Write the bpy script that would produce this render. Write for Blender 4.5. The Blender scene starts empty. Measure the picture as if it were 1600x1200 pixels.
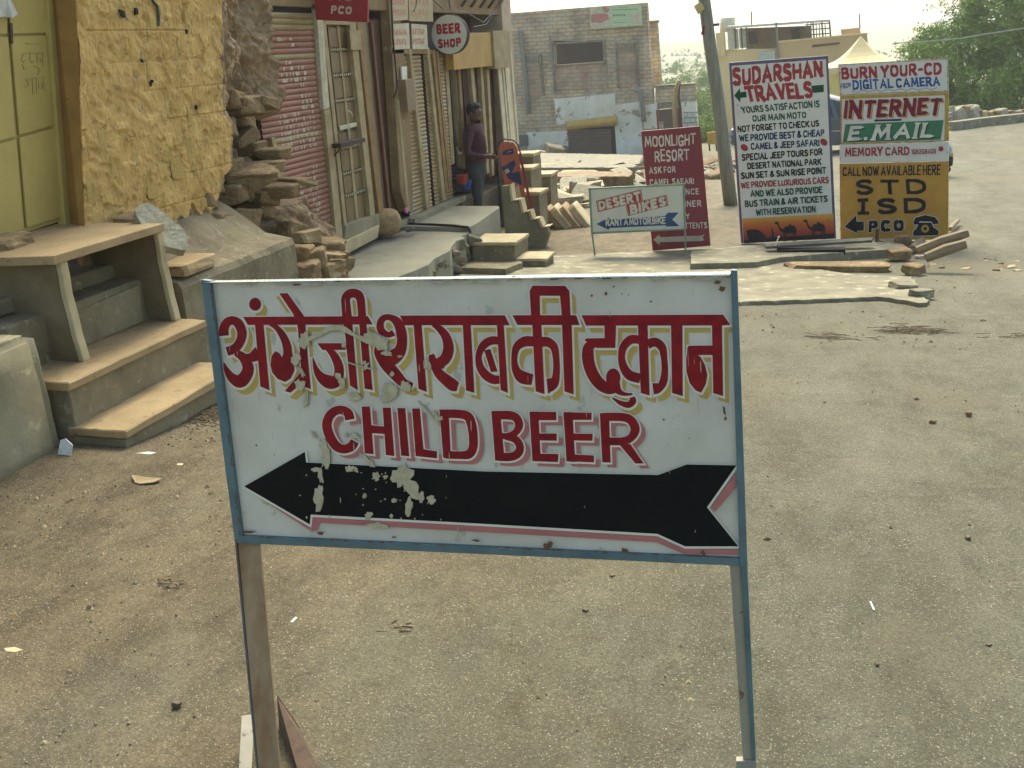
import bpy, bmesh, math, random
import numpy as np
from mathutils import Vector, Matrix, noise
random.seed(7)
PI=math.pi
scene=bpy.context.scene
col=scene.collection
# ---------------------------------------------------------------- camera
F=1600.0; ROLL=0.06; HY=75.0; EYE=Vector((0,0,1.6))
PITCH=math.atan((600-HY)*math.cos(ROLL)/F); YAW=math.radians(17.5475)
cf=Vector((-math.sin(YAW)*math.cos(PITCH),math.cos(YAW)*math.cos(PITCH),-math.sin(PITCH)))
r0=Vector((math.cos(YAW),math.sin(YAW),0)); u0=r0.cross(cf)
cr=math.cos(ROLL)*r0-math.sin(ROLL)*u0; cu=math.sin(ROLL)*r0+math.cos(ROLL)*u0
camd=bpy.data.cameras.new('camera'); cam=bpy.data.objects.new('camera',camd); col.objects.link(cam)
camd.sensor_width=36; camd.lens=36; camd.clip_start=0.05; camd.clip_end=5000
cam.matrix_world=Matrix(((cr.x,cu.x,-cf.x,EYE.x),(cr.y,cu.y,-cf.y,EYE.y),(cr.z,cu.z,-cf.z,EYE.z),(0,0,0,1)))
scene.camera=cam
# ---------------------------------------------------------------- light
SUN_EL=math.radians(48); SUN_AZ=math.radians(-14)     # azimuth from +Y towards +X
w=bpy.data.worlds.new('World'); scene.world=w; w.use_nodes=True
nt=w.node_tree; bg=nt.nodes['Background']
sky=nt.nodes.new('ShaderNodeTexSky'); sky.sky_type='NISHITA'; sky.sun_disc=False
sky.sun_elevation=SUN_EL; sky.sun_rotation=SUN_AZ; sky.air_density=1.0; sky.dust_density=4.0; sky.ozone_density=0.3; sky.altitude=200
nt.links.new(sky.outputs[0],bg.inputs[0]); bg.inputs[1].default_value=0.15
sd=bpy.data.lights.new('sun','SUN'); sd.energy=2.2; sd.angle=math.radians(25); sd.color=(1.0,0.95,0.78)
sun=bpy.data.objects.new('sun',sd); col.objects.link(sun)
sdir=Vector((math.sin(SUN_AZ)*math.cos(SUN_EL),math.cos(SUN_AZ)*math.cos(SUN_EL),math.sin(SUN_EL)))
sun.rotation_euler=sdir.to_track_quat('Z','Y').to_euler()
vs=scene.view_settings; vs.view_transform='Standard'; vs.look='None'; vs.gamma=1; vs.exposure=1.2; vs.use_curve_mapping=False
# ---------------------------------------------------------------- pixel helpers
def ray(px,py): return (cf+cr*((px-800)/F)-cu*((py-600)/F)).normalized()
def atX(px,py,X): d=ray(px,py); return EYE+d*(X/d.x)
def atY(px,py,Y): d=ray(px,py); return EYE+d*(Y/d.y)
def atZ(px,py,Z): d=ray(px,py); return EYE+d*((Z-1.6)/d.z)
def smooth(t): t=max(0,min(1,t)); return t*t*(3-2*t)
def gz(x,y):
    z=0.0
    if y>3.4: z=-0.08*(min(y,11)-3.4)
    if y>11: z-=0.05*(min(y,25)-11)
    if y>25:
        t=smooth((x+3)/6.0); a=min(y,45)-25
        z-=a*(0.086*(1-t)+0.0*t)
        if y>45: z-=max(0,(min(y,120)-45))*0.05*t + 0.015*(min(y,120)-45)
    return z
def atG(px,py,off=0.0):
    d=ray(px,py); t=0.5
    for _ in range(4000):
        p=EYE+d*t
        if p.z<gz(p.x,p.y)+off: return p
        t*=1.003; t+=0.002
    return p
# ---------------------------------------------------------------- materials
MATS={}
def mat(name,c,c2=None,scale=8,rough=0.85,bump=0.25,bscale=40,bdist=0.01,spots=None,sscale=30,sthr=0.62,streak=None,metal=0.0,detail=6,ramp=(0.35,0.65),spec=0.5):
    if name in MATS: return MATS[name]
    m=bpy.data.materials.new(name); m.use_nodes=True; n=m.node_tree.nodes; l=m.node_tree.links
    b=n['Principled BSDF']; b.inputs['Roughness'].default_value=rough; b.inputs['Metallic'].default_value=metal; b.inputs['Specular IOR Level'].default_value=spec
    tc=n.new('ShaderNodeTexCoord'); vec=tc.outputs['Object']
    if streak:
        mp=n.new('ShaderNodeMapping'); mp.inputs['Scale'].default_value=streak; l.new(vec,mp.inputs[0]); vec=mp.outputs[0]
    def nz(sc,d,v=None):
        t=n.new('ShaderNodeTexNoise'); t.inputs['Scale'].default_value=sc; t.inputs['Detail'].default_value=d; t.inputs['Roughness'].default_value=0.62
        l.new(v or vec,t.inputs['Vector']); return t
    a=nz(scale,detail); rp=n.new('ShaderNodeValToRGB'); l.new(a.outputs[0],rp.inputs[0])
    if max(c)-min(c)<.5:
        c=tuple(x*k for x,k in zip(c,(1.0,1.0,.77))); c2=tuple(x*k for x,k in zip(c2,(1.0,1.0,.77))) if c2 else None; spots=tuple(x*k for x,k in zip(spots,(1.0,1.0,.77))) if spots else None
    c2=c2 or tuple(x*0.72 for x in c)
    rp.color_ramp.elements[0].position=ramp[0]; rp.color_ramp.elements[0].color=(*c2,1)
    rp.color_ramp.elements[1].position=ramp[1]; rp.color_ramp.elements[1].color=(*c,1)
    out=rp.outputs[0]
    if spots:
        s=nz(sscale,5,tc.outputs['Object']); r2=n.new('ShaderNodeValToRGB'); l.new(s.outputs[0],r2.inputs[0])
        r2.color_ramp.elements[0].position=sthr; r2.color_ramp.elements[1].position=sthr+0.04
        mx=n.new('ShaderNodeMix'); mx.data_type='RGBA'; l.new(r2.outputs[0],mx.inputs[0]); l.new(out,mx.inputs[6]); mx.inputs[7].default_value=(*spots,1); out=mx.outputs[2]
    l.new(out,b.inputs['Base Color'])
    if bump:
        t=nz(bscale,8,tc.outputs['Object']); bp=n.new('ShaderNodeBump'); bp.inputs['Strength'].default_value=bump; bp.inputs['Distance'].default_value=bdist
        l.new(t.outputs[0],bp.inputs['Height']); l.new(bp.outputs[0],b.inputs['Normal'])
    MATS[name]=m; return m
# ---------------------------------------------------------------- object helpers
def tag(o,label=None,cat=None,group=None,kind=None):
    if label: o['label']=label
    if cat: o['category']=cat
    if group: o['group']=group
    if kind: o['kind']=kind
    return o
def thing(name,label,cat,loc,group=None):
    o=bpy.data.objects.new(name,None); o.location=loc; o.empty_display_size=0.1; col.objects.link(o); return tag(o,label,cat,group)
def wloc(o):
    v=Vector((0,0,0))
    while o: v+=o.location; o=o.parent
    return v
def mk(name,verts,faces,mats,parent=None,sm=False,origin=None,mi=None):
    """mesh object; verts in world coordinates (all things here are unrotated at creation)"""
    base=wloc(parent) if parent else Vector((0,0,0))
    o_=Vector(origin) if origin is not None else base
    me=bpy.data.meshes.new(name)
    me.from_pydata([tuple(Vector(v)-o_) for v in verts],[],faces)
    for m in (mats if isinstance(mats,(list,tuple)) else [mats]): me.materials.append(m)
    if mi is not None: me.polygons.foreach_set('material_index',mi)
    if sm: me.polygons.foreach_set('use_smooth',[True]*len(me.polygons))
    me.update()
    o=bpy.data.objects.new(name,me); col.objects.link(o)
    if parent: o.parent=parent
    o.location=o_-base
    return o
def obj_from(name,me,parent,loc,rot=(0,0,0),sc=(1,1,1)):
    o=bpy.data.objects.new(name,me); col.objects.link(o)
    if parent: o.parent=parent; o.location=Vector(loc)-wloc(parent)
    else: o.location=loc
    o.rotation_euler=rot; o.scale=sc; return o
class MB:
    def __init__(s): s.v=[]; s.f=[]; s.mi=[]
    def add(s,vs,fs,m=0):
        k=len(s.v); s.v+=[Vector(v) for v in vs]; s.f+=[tuple(i+k for i in f) for f in fs]; s.mi+=[m]*len(fs); return s
    def box(s,a,b,m=0,jit=0):
        x0,y0,z0=a; x1,y1,z1=b
        vs=[Vector(p) for p in ((x0,y0,z0),(x1,y0,z0),(x1,y1,z0),(x0,y1,z0),(x0,y0,z1),(x1,y0,z1),(x1,y1,z1),(x0,y1,z1))]
        if jit: vs=[v+Vector([random.uniform(-jit,jit) for _ in range(3)]) for v in vs]
        return s.add(vs,[(0,3,2,1),(4,5,6,7),(0,1,5,4),(1,2,6,5),(2,3,7,6),(3,0,4,7)],m)
    def prism(s,pts,off,m=0):
        """closed polygon pts extruded by vector off"""
        n=len(pts); off=Vector(off); P=[Vector(p) for p in pts]
        fs=[tuple(range(n))[::-1],tuple(range(n,2*n))]+[(i,(i+1)%n,(i+1)%n+n,i+n) for i in range(n)]
        return s.add(P+[p+off for p in P],fs,m)
    def tube(s,pts,r,seg=8,m=0,cap=True):
        P=[Vector(p) for p in pts]; n=len(P); rs=r if isinstance(r,(list,tuple)) else [r]*n; vs=[]
        for i,p in enumerate(P):
            t=(P[min(i+1,n-1)]-P[max(i-1,0)]).normalized()
            a=t.cross(Vector((0,0,1)) if abs(t.z)<0.9 else Vector((1,0,0))).normalized(); b=t.cross(a)
            vs+=[p+(a*math.cos(2*PI*k/seg)+b*math.sin(2*PI*k/seg))*rs[i] for k in range(seg)]
        fs=[(i*seg+k,i*seg+(k+1)%seg,(i+1)*seg+(k+1)%seg,(i+1)*seg+k) for i in range(n-1) for k in range(seg)]
        if cap: fs+=[tuple(range(seg)),tuple(range((n-1)*seg,n*seg))[::-1]]
        return s.add(vs,fs,m)
    def bar(s,p,q,w_,h_,m=0,up=(0,0,1)):
        p=Vector(p); q=Vector(q); t=(q-p).normalized(); a=t.cross(Vector(up)).normalized()*w_/2; b=a.cross(t).normalized()*h_/2
        return s.add([p-a-b,p+a-b,p+a+b,p-a+b,q-a-b,q+a-b,q+a+b,q-a+b],[(0,3,2,1),(4,5,6,7),(0,1,5,4),(1,2,6,5),(2,3,7,6),(3,0,4,7)],m)
    def build(s,name,mats,parent=None,sm=False,origin=None,bevel=0,seg=2):
        o=mk(name,s.v,s.f,mats,parent,sm,origin,s.mi)
        me=o.data; bm=bmesh.new(); bm.from_mesh(me); bmesh.ops.recalc_face_normals(bm,faces=bm.faces)
        if bevel: bmesh.ops.bevel(bm,geom=list(bm.edges),offset=bevel,segments=seg,profile=0.6,affect='EDGES',clamp_overlap=True)
        bm.to_mesh(me); bm.free(); return o
def rockmesh(name,m,dims,seed,sub=2,amp=0.12,flat=0.0,sm=False):
    """irregular angular stone with origin at centre of base"""
    bm=bmesh.new(); bmesh.ops.create_cube(bm,size=1)
    rnd=random.Random(seed)
    for v in bm.verts: v.co+=Vector([rnd.uniform(-amp,amp) for _ in range(3)])
    bmesh.ops.bevel(bm,geom=list(bm.edges),offset=0.09,segments=1,affect='EDGES')
    if sub>1: bmesh.ops.subdivide_edges(bm,edges=bm.edges,cuts=sub-1,use_grid_fill=True)
    for v in bm.verts:
        n_=noise.noise_vector(v.co*2.3+Vector((seed*3.1,seed*1.7,0)))
        v.co+=n_*amp*0.7
        v.co=Vector((v.co.x*dims[0],v.co.y*dims[1],(v.co.z+0.5)*dims[2]))
    bmesh.ops.recalc_face_normals(bm,faces=bm.faces)
    me=bpy.data.meshes.new(name); bm.to_mesh(me); bm.free(); me.materials.append(m)
    if sm: me.polygons.foreach_set('use_smooth',[True]*len(me.polygons))
    return me
# ---------------------------------------------------------------- painted lettering
def catmull(P,k=5):
    out=[]; n=len(P)
    for i in range(n-1):
        a,b,c,d=P[max(i-1,0)],P[i],P[i+1],P[min(i+2,n-1)]
        for j in range(k):
            t=j/k
            out.append(tuple(0.5*((2*b[q])+(-a[q]+c[q])*t+(2*a[q]-5*b[q]+4*c[q]-d[q])*t*t+(-a[q]+3*b[q]-3*c[q]+d[q])*t**3) for q in range(len(b))))
    out.append(tuple(P[-1])); return out
def ribbon(P,grow=0.0,cap=0.0):
    """P: (x,y,w) -> left,right point lists, mitred"""
    n=len(P); L=[]; R=[]
    for i,(x,y,w_) in enumerate(P):
        x0,y0=P[max(i-1,0)][:2]; x1,y1=P[min(i+1,n-1)][:2]
        if 0<i<n-1:
            ax,ay=x-x0,y-y0; bx,by=x1-x,y1-y; la=math.hypot(ax,ay) or 1e-9; lb=math.hypot(bx,by) or 1e-9
            tx,ty=ax/la+bx/lb,ay/la+by/lb; lt=math.hypot(tx,ty)
            if lt<1e-6: tx,ty,lt=ax,ay,la
            tx/=lt; ty/=lt; cosv=max(0.45,abs(tx*ax/la+ty*ay/la)); k=1/cosv
        else:
            tx,ty=x1-x0,y1-y0; lt=math.hypot(tx,ty) or 1e-9; tx/=lt; ty/=lt; k=1
        h=(w_/2+grow)*k
        ex=0
        if i==0: ex=-(grow+cap)
        if i==n-1: ex=grow+cap
        cx,cy=x+tx*ex,y+ty*ex
        L.append((cx-ty*h,cy+tx*h)); R.append((cx+ty*h,cy-tx*h))
    return L,R
def growpoly(P,g):
    if g==0: return P
    A=sum(P[i][0]*P[(i+1)%len(P)][1]-P[(i+1)%len(P)][0]*P[i][1] for i in range(len(P)))
    s=1 if A>0 else -1; out=[]; n=len(P)
    for i in range(n):
        (x0,y0),(x,y),(x1,y1)=P[i-1],P[i],P[(i+1)%n]
        la=math.hypot(x-x0,y-y0) or 1e-9; lb=math.hypot(x1-x,y1-y) or 1e-9
        n1=((y-y0)/la*s,-(x-x0)/la*s); n2=((y1-y)/lb*s,-(x1-x)/lb*s)
        bx,by=n1[0]+n2[0],n1[1]+n2[1]; q=bx*bx+by*by
        if q<1e-6: bx,by,q=n1[0],n1[1],1
        k=min(2*g/q,2.2*g); out.append((x+bx*k,y+by*k))
    return out
class Board:
    """a flat sign face: pixel traced paint laid on the sign's own plane, a fraction of a millimetre per coat"""
    def __init__(s,p0,h,v,step=0.00002):
        s.p0=Vector(p0); s.n=Vector(h).cross(Vector(v)).normalized()
        if s.n.dot(EYE-s.p0)<0: s.n=-s.n
        s.step=0.00002; s.k=0
    def pt(s,px,py,off=0.0):
        d=ray(px,py); q=s.p0; t=(q-EYE).dot(s.n)/d.dot(s.n); return EYE+d*t+s.n*off
    def paint(s,mb,shapes,grow=0,dx=0,dy=0,m=0,base=0.0):
        for sh in shapes:
            s.k+=1; off=base+0.0006+s.k*s.step
            if sh[0]=='P':
                P=growpoly(sh[1],grow); mb.add([s.pt(x+dx,y+dy,off) for x,y in P],[tuple(range(len(P)))],m)
            else:
                L,R=ribbon(sh[1],grow,0); n=len(L)
                mb.add([s.pt(x+dx,y+dy,off) for x,y in L+R],[(i,i+1,i+1+n,i+n) for i in range(n-1)],m)
    def slab(s,mb,quad,th,m=0,front=0.0):
        P=[s.pt(x,y,front) for x,y in quad]; mb.prism(P,-s.n*th,m)
# skeleton letters, unit height, y up; 's' = smooth stroke
def _O(w): return [(w/2,1),(w*.12,.86),(0,.5),(w*.12,.14),(w/2,0),(w*.88,.14),(w,.5),(w*.88,.86),(w/2,1)]
G={
'A':(.62,['l',(0,0),(.31,1),(.62,0)],['l',(.1,.33),(.52,.33)]),
'B':(.5,['l',(0,0),(0,1)],['s',(0,1),(.32,.98),(.44,.77),(.3,.54),(0,.53)],['s',(0,.53),(.36,.5),(.5,.27),(.36,.02),(0,0)]),
'C':(.52,['s',(.52,.78),(.42,.96),(.2,1),(.04,.8),(0,.5),(.04,.2),(.2,0),(.42,.04),(.52,.22)]),
'D':(.54,['l',(0,0),(0,1)],['s',(0,1),(.3,.97),(.5,.78),(.54,.5),(.5,.22),(.3,.03),(0,0)]),
'E':(.42,['l',(.42,1),(0,1),(0,0),(.42,0)],['l',(0,.52),(.36,.52)]),
'F':(.42,['l',(.42,1),(0,1),(0,0)],['l',(0,.52),(.36,.52)]),
'G':(.54,['s',(.52,.78),(.42,.96),(.2,1),(.04,.8),(0,.5),(.04,.2),(.2,0),(.42,.04),(.54,.3)],['l',(.3,.42),(.54,.42),(.54,0)]),
'H':(.52,['l',(0,0),(0,1)],['l',(.52,0),(.52,1)],['l',(0,.5),(.52,.5)]),
'I':(.0,['l',(0,0),(0,1)]),
'J':(.36,['l',(.36,1),(.36,.4)],['s',(.36,.4),(.33,.1),(.18,0),(.03,.08),(0,.25)]),
'K':(.52,['l',(0,0),(0,1)],['l',(.5,1),(.02,.45)],['l',(.16,.6),(.52,0)]),
'L':(.4,['l',(0,1),(0,0),(.4,0)]),
'M':(.7,['l',(0,0),(.08,1)],['l',(.08,1),(.35,.2),(.62,1)],['l',(.62,1),(.7,0)]),
'N':(.54,['l',(0,0),(0,1)],['l',(0,1),(.54,0)],['l',(.54,0),(.54,1)]),
'O':(.56,['s']+_O(.56)),
'P':(.48,['l',(0,0),(0,1)],['s',(0,1),(.34,.98),(.48,.74),(.34,.5),(0,.47)]),
'R':(.52,['l',(0,0),(0,1)],['s',(0,1),(.34,.98),(.48,.74),(.34,.52),(0,.48)],['l',(.22,.48),(.52,0)]),
'S':(.48,['s',(.47,.8),(.36,.97),(.16,.98),(.02,.8),(.1,.6),(.36,.45),(.48,.24),(.36,.03),(.14,0),(0,.18)]),
'T':(.52,['l',(0,1),(.52,1)],['l',(.26,1),(.26,0)]),
'U':(.52,['s',(0,1),(0,.6),(.01,.25),(.1,.04),(.26,0),(.42,.04),(.51,.25),(.52,.6),(.52,1)]),
'V':(.58,['l',(0,1),(.29,0)],['l',(.58,1),(.29,0)]),
'W':(.82,['l',(0,1),(.2,0)],['l',(.2,0),(.41,.85)],['l',(.41,.85),(.62,0)],['l',(.62,0),(.82,1)]),
'X':(.54,['l',(0,0),(.54,1)],['l',(0,1),(.54,0)]),
'Y':(.54,['l',(0,1),(.27,.48)],['l',(.54,1),(.27,.48)],['l',(.27,.52),(.27,0)]),
'&':(.56,['s',(.56,.0),(.3,.4),(.1,.75),(.2,.98),(.36,.9),(.34,.68),(.08,.42),(.0,.2),(.12,.02),(.34,.04),(.54,.4)]),
'-':(.24,['l',(0,.5),(.24,.5)]),
'.':(.06,['l',(0,0),(.06,0)]),
'"':(.16,['l',(0,1),(.03,.8)],['l',(.13,1),(.16,.8)]),
'1':(.14,['l',(0,.82),(.14,1),(.14,0)]),
'2':(.44,['s',(0,.78),(.1,.97),(.32,.98),(.42,.76),(.3,.45),(.0,.02)],['l',(0,.0),(.44,.0)]),
'4':(.46,['l',(.34,0),(.34,1),(0,.3),(.46,.3)]),
'i':(.26,['l',(.13,0),(.13,1)],['l',(0,1),(.26,1)],['l',(0,0),(.26,0)]),
' ':(.22,),
}
def text_shapes(txt,TL,TR,BR,BL,wt=0.17,gap=0.2,jit=0.012,slant=0,space=None,serif=0,seed=1):
    """letters fitted in a pixel quad; returns stroke shapes in photograph pixels"""
    rnd=random.Random(seed+len(txt)*13)
    W=0; pos=[]
    for ch in txt:
        g=G[ch]; ww=g[0] if not(ch==' ' and space) else space
        pos.append(W+wt/2 if ch!=' ' else W); W+=ww+(gap+wt if ch!=' ' else 0)
    W-=gap
    def bil(u,v):   # v up
        a=Vector(TL).lerp(Vector(TR),u); b=Vector(BL).lerp(Vector(BR),u); return b.lerp(a,v)
    up=(Vector(TL)-Vector(BL)).length; wd=(Vector(TR)-Vector(TL)).length; sx=wd/W   # px per unit horizontally
    out=[]
    for ch,x0 in zip(txt,pos):
        g=G[ch]; jy=rnd.uniform(-jit,jit)*1.5; js=1+rnd.uniform(-jit,jit)*2
        for st in g[1:]:
            pts=[(x0+(p[0]+slant*(p[1]-.5)+rnd.uniform(-jit,jit))/1.0,(wt/2+p[1]*(1-wt))*js+jy+rnd.uniform(-jit,jit)) for p in st[1:]]
            ps=[]
            for (x,y) in pts:
                q=bil(x/W,y); ps.append((q.x,q.y,0))
            if st[0]=='s': ps=catmull(ps,4)
            # brush width depends on direction when the letters are squeezed
            res=[]
            for i,(x,y,_) in enumerate(ps):
                a=ps[max(i-1,0)]; b=ps[min(i+1,len(ps)-1)]; dx,dy=abs(b[0]-a[0]),abs(b[1]-a[1]); L=math.hypot(dx,dy) or 1
                w_=wt*(sx*(dy/L)+up*(dx/L)); w_=min(w_,wt*up*1.25) if sx>up*1.2 else w_
                res.append((x,y,w_*(1+rnd.uniform(-.05,.05))))
            if st[0]=='l':   # square brush ends
                a,b=res[0],res[-1]
                e=min(a[2],b[2])*0.42
                def ext(p,q):
                    L=math.hypot(p[0]-q[0],p[1]-q[1]) or 1; return (p[0]+(p[0]-q[0])/L*e,p[1]+(p[1]-q[1])/L*e,p[2])
                res[0]=ext(res[0],res[1]); res[-1]=ext(res[-1],res[-2])
            out.append(('S',res))
            if serif and st[0]=='l':
                for p in (res[0],res[-1]):
                    hw=p[2]*serif
                    if abs(res[0][1]-res[-1][1])>abs(res[0][0]-res[-1][0]): out.append(('S',[(p[0]-hw,p[1],p[2]*.45),(p[0]+hw,p[1],p[2]*.45)]))
    return out
def Q(s,ox,oy,*pts): return [(ox+x/s,oy+y/s) for x,y in pts]
# ================================================================ materials used
def ground_mat():
    m=bpy.data.materials.new('dusty_asphalt'); m.use_nodes=True; n=m.node_tree.nodes; l=m.node_tree.links; b=n['Principled BSDF']; b.inputs['Roughness'].default_value=0.88
    tc=n.new('ShaderNodeTexCoord'); V=tc.outputs['Object']
    def nz(sc,d,r=.6,mp=None):
        t=n.new('ShaderNodeTexNoise'); t.inputs['Scale'].default_value=sc; t.inputs['Detail'].default_value=d; t.inputs['Roughness'].default_value=r
        if mp:
            q=n.new('ShaderNodeMapping'); q.inputs['Scale'].default_value=mp; l.new(V,q.inputs[0]); l.new(q.outputs[0],t.inputs['Vector'])
        else: l.new(V,t.inputs['Vector'])
        return t.outputs[0]
    def ramp(x,a,b_,ca,cb):
        r=n.new('ShaderNodeValToRGB'); l.new(x,r.inputs[0]); r.color_ramp.elements[0].position=a; r.color_ramp.elements[1].position=b_
        r.color_ramp.elements[0].color=(*ca,1); r.color_ramp.elements[1].color=(*cb,1); return r.outputs[0]
    def mix(f,a,b_):
        x=n.new('ShaderNodeMix'); x.data_type='RGBA'; l.new(f,x.inputs[0])
        for s,v in ((6,a),(7,b_)):
            if isinstance(v,tuple): x.inputs[s].default_value=(*v,1)
            else: l.new(v,x.inputs[s])
        return x.outputs[2]
    asphalt=ramp(nz(2.6,10,.82,(1,.5,1)),.41,.59,(.108,.110,.060),(.180,.184,.112))
    dirt=ramp(nz(4,10,.82,(1,.6,1)),.41,.59,(.098,.076,.034),(.215,.172,.086))
    # worn sandy verge beside the steps, greyer road to the right
    sep=n.new('ShaderNodeSeparateXYZ'); l.new(V,sep.inputs[0])
    ma=n.new('ShaderNodeMath'); ma.operation='MULTIPLY_ADD'; l.new(nz(1.1,6,.65),ma.inputs[0]); ma.inputs[1].default_value=2.6; l.new(sep.outputs[0],ma.inputs[2])
    f=ramp(ma.outputs[0],-.3,1.8,(1,1,1),(0,0,0))
    # far away everything turns to desert sand
    g=n.new('ShaderNodeMapRange'); l.new(sep.outputs[1],g.inputs[0]); g.inputs[1].default_value=34; g.inputs[2].default_value=60
    base=mix(f,asphalt,dirt)
    base=mix(ramp(nz(.9,5,.6,(1,.4,1)),.5,.72,(0,0,0),(.6,.6,.6)),base,(.245,.248,.16))
    base=mix(ramp(nz(3.4,6,.75,(.8,.3,1)),.6,.7,(0,0,0),(.7,.7,.7)),base,(.085,.068,.038))
    sp=nz(210,2,.5); base=mix(ramp(sp,.62,.68,(0,0,0),(.85,.85,.85)),base,(.62,.56,.42))
    sp2=nz(190,2,.5); base=mix(ramp(sp2,.28,.34,(.8,.8,.8),(0,0,0)),base,(.09,.07,.05))
    far=ramp(nz(.03,8,.7),.38,.6,(.12,.17,.06),(.34,.32,.19))
    base=mix(g.outputs[0],base,far)
    base=mix(ramp(nz(7.5,8,.8,(.5,1.5,1)),.56,.66,(0,0,0),(.55,.55,.55)),base,(.30,.26,.165))
    base=mix(ramp(nz(13,7,.8,(.45,1.6,1)),.58,.66,(0,0,0),(.6,.6,.6)),base,(.095,.075,.042))
    base=mix(ramp(nz(.55,4,.6),.56,.64,(0,0,0),(.55,.55,.55)),base,(.21,.187,.108))
    # grit texture
    gr=nz(95,9,.9); base=mix(ramp(gr,.40,.56,(.75,.75,.75),(0,0,0)),base,(.075,.062,.042))
    tn_=n.new('ShaderNodeMix'); tn_.data_type='RGBA'; tn_.blend_type='MULTIPLY'; tn_.inputs[0].default_value=1; l.new(base,tn_.inputs[6]); tn_.inputs[7].default_value=(1.07,1.06,1.05,1); l.new(tn_.outputs[2],b.inputs['Base Color']); b.inputs['Specular IOR Level'].default_value=.2
    bp=n.new('ShaderNodeBump'); bp.inputs['Strength'].default_value=.9; bp.inputs['Distance'].default_value=.016; l.new(nz(70,10,.8),bp.inputs['Height']); l.new(bp.outputs[0],b.inputs['Normal'])
    return m
M_ground=ground_mat()
M_conc=mat('cement',(.26,.235,.17),(.17,.15,.10),3,.9,.45,30,.01,spots=(.30,.275,.20),sscale=12,sthr=.6)
M_concd=mat('old_cement',(.23,.195,.13),(.145,.115,.072),4,.92,.6,22,.015,spots=(.27,.245,.18),sscale=20,sthr=.6)
M_platc=mat('platform_cement',(.28,.27,.22),(.19,.18,.14),2.2,.88,.35,40,.008,spots=(.18,.15,.11),sscale=5,sthr=.66)
M_sand=mat('sandstone',(.37,.265,.15),(.27,.19,.10),5,.85,.45,45,.008,spots=(.24,.17,.09),sscale=14,sthr=.6)
M_sandp=mat('pale_sandstone',(.50,.42,.28),(.37,.30,.19),5,.85,.3,45,.006)
M_rock=mat('broken_stone',(.28,.19,.095),(.15,.10,.05),7,.9,.6,25,.02,spots=(.34,.27,.17),sscale=9,sthr=.6)
M_rockg=mat('grey_stone',(.25,.23,.18),(.14,.12,.085),7,.9,.6,25,.02)
M_rockw=mat('pale_stone',(.40,.375,.31),(.27,.24,.19),9,.9,.7,28,.02,spots=(.25,.2,.15),sscale=16,sthr=.64)
M_rust=mat('rust',(.115,.068,.045),(.06,.036,.024),25,.85,.5,90,.002)
M_red=mat('maroon_paint',(.27,.008,.010),(.17,.005,.008),26,.6,.08,60,.001,spec=.2)
M_ochre=mat('ochre_paint',(.50,.34,.075),(.43,.28,.06),9,.6,.05)
M_pink=mat('pink_paint',(.44,.15,.15),(.38,.12,.125),9,.6,.05)
M_black=mat('black_paint',(.009,.009,.008),(.006,.006,.006),9,.7,.05,spec=.12)
M_cream=mat('old_paste',(.50,.44,.33),(.38,.32,.22),60,.8,.2,80,.002)
def board_mat(name,c,c2,rust=(.13,.055,.02)):
    m=mat(name,c,c2,5,.5,.1,30,.002,spots=tuple(x*.8 for x in c2),sscale=16,sthr=.64)
    return m
M_white=board_mat('board_white',(.62,.575,.545),(.50,.46,.42))
M_line=mat('white_outline_paint',(.68,.67,.62),(.62,.61,.56),9,.6,.05)
M_blue=mat('blue_painted_steel',(.10,.165,.20),(.065,.11,.135),14,.5,.3,60,.002,spots=(.10,.055,.03),sscale=22,sthr=.66)
M_wood=mat('weathered_leg_steel',(.32,.225,.13),(.23,.12,.05),3.2,.75,.3,60,.003,streak=(6,6,.55),spots=(.25,.19,.12),sscale=9,sthr=.6)
M_legr=mat('grey_leg_steel',(.34,.31,.25),(.26,.235,.19),6,.7,.3,60,.002,spots=(.16,.08,.035),sscale=24,sthr=.63)
M_legw=mat('chipped_white_leg',(.33,.305,.27),(.24,.22,.19),8,.7,.3,60,.002,spots=(.12,.10,.08),sscale=28,sthr=.60)
# ================================================================ ground
def axis(breaks):
    out=[]
    for a,b,s in breaks:
        x=a
        while x<b-1e-6: out.append(x); x+=s
    out.append(breaks[-1][1]); return out
GX=axis([(-620,-120,40),(-120,-40,8),(-40,-14,1.6),(-14,-5,.3),(-5,3,.06),(3,8,.18),(8,30,1.2),(30,120,8),(120,620,40)])
GY=axis([(-6,.8,.4),(.8,5.2,.05),(5.2,12,.09),(12,26,.35),(26,60,1.2),(60,140,5),(140,1000,35)])
gv=[]
for y in GY:
    for x in GX:
        z=gz(x,y)
        if y<45 and -15<x<12:
            z+=.011*noise.noise(Vector((x*1.3,y*1.3,0)))+.005*noise.noise(Vector((x*5,y*5,3)))
            if y<12: z+=.0022*noise.noise(Vector((x*16,y*16,7)))
        if y>=60: z+=(min(y,400)-60)/340*2.4*noise.noise(Vector((x*.006,y*.006,5)))+.5*noise.noise(Vector((x*.03,y*.03,1)))
        gv.append((x,y,z))
nx=len(GX)
gf=[(j*nx+i,j*nx+i+1,(j+1)*nx+i+1,(j+1)*nx+i) for j in range(len(GY)-1) for i in range(nx-1)]
tag(mk('ground',gv,gf,M_ground,sm=True),kind='structure')
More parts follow.
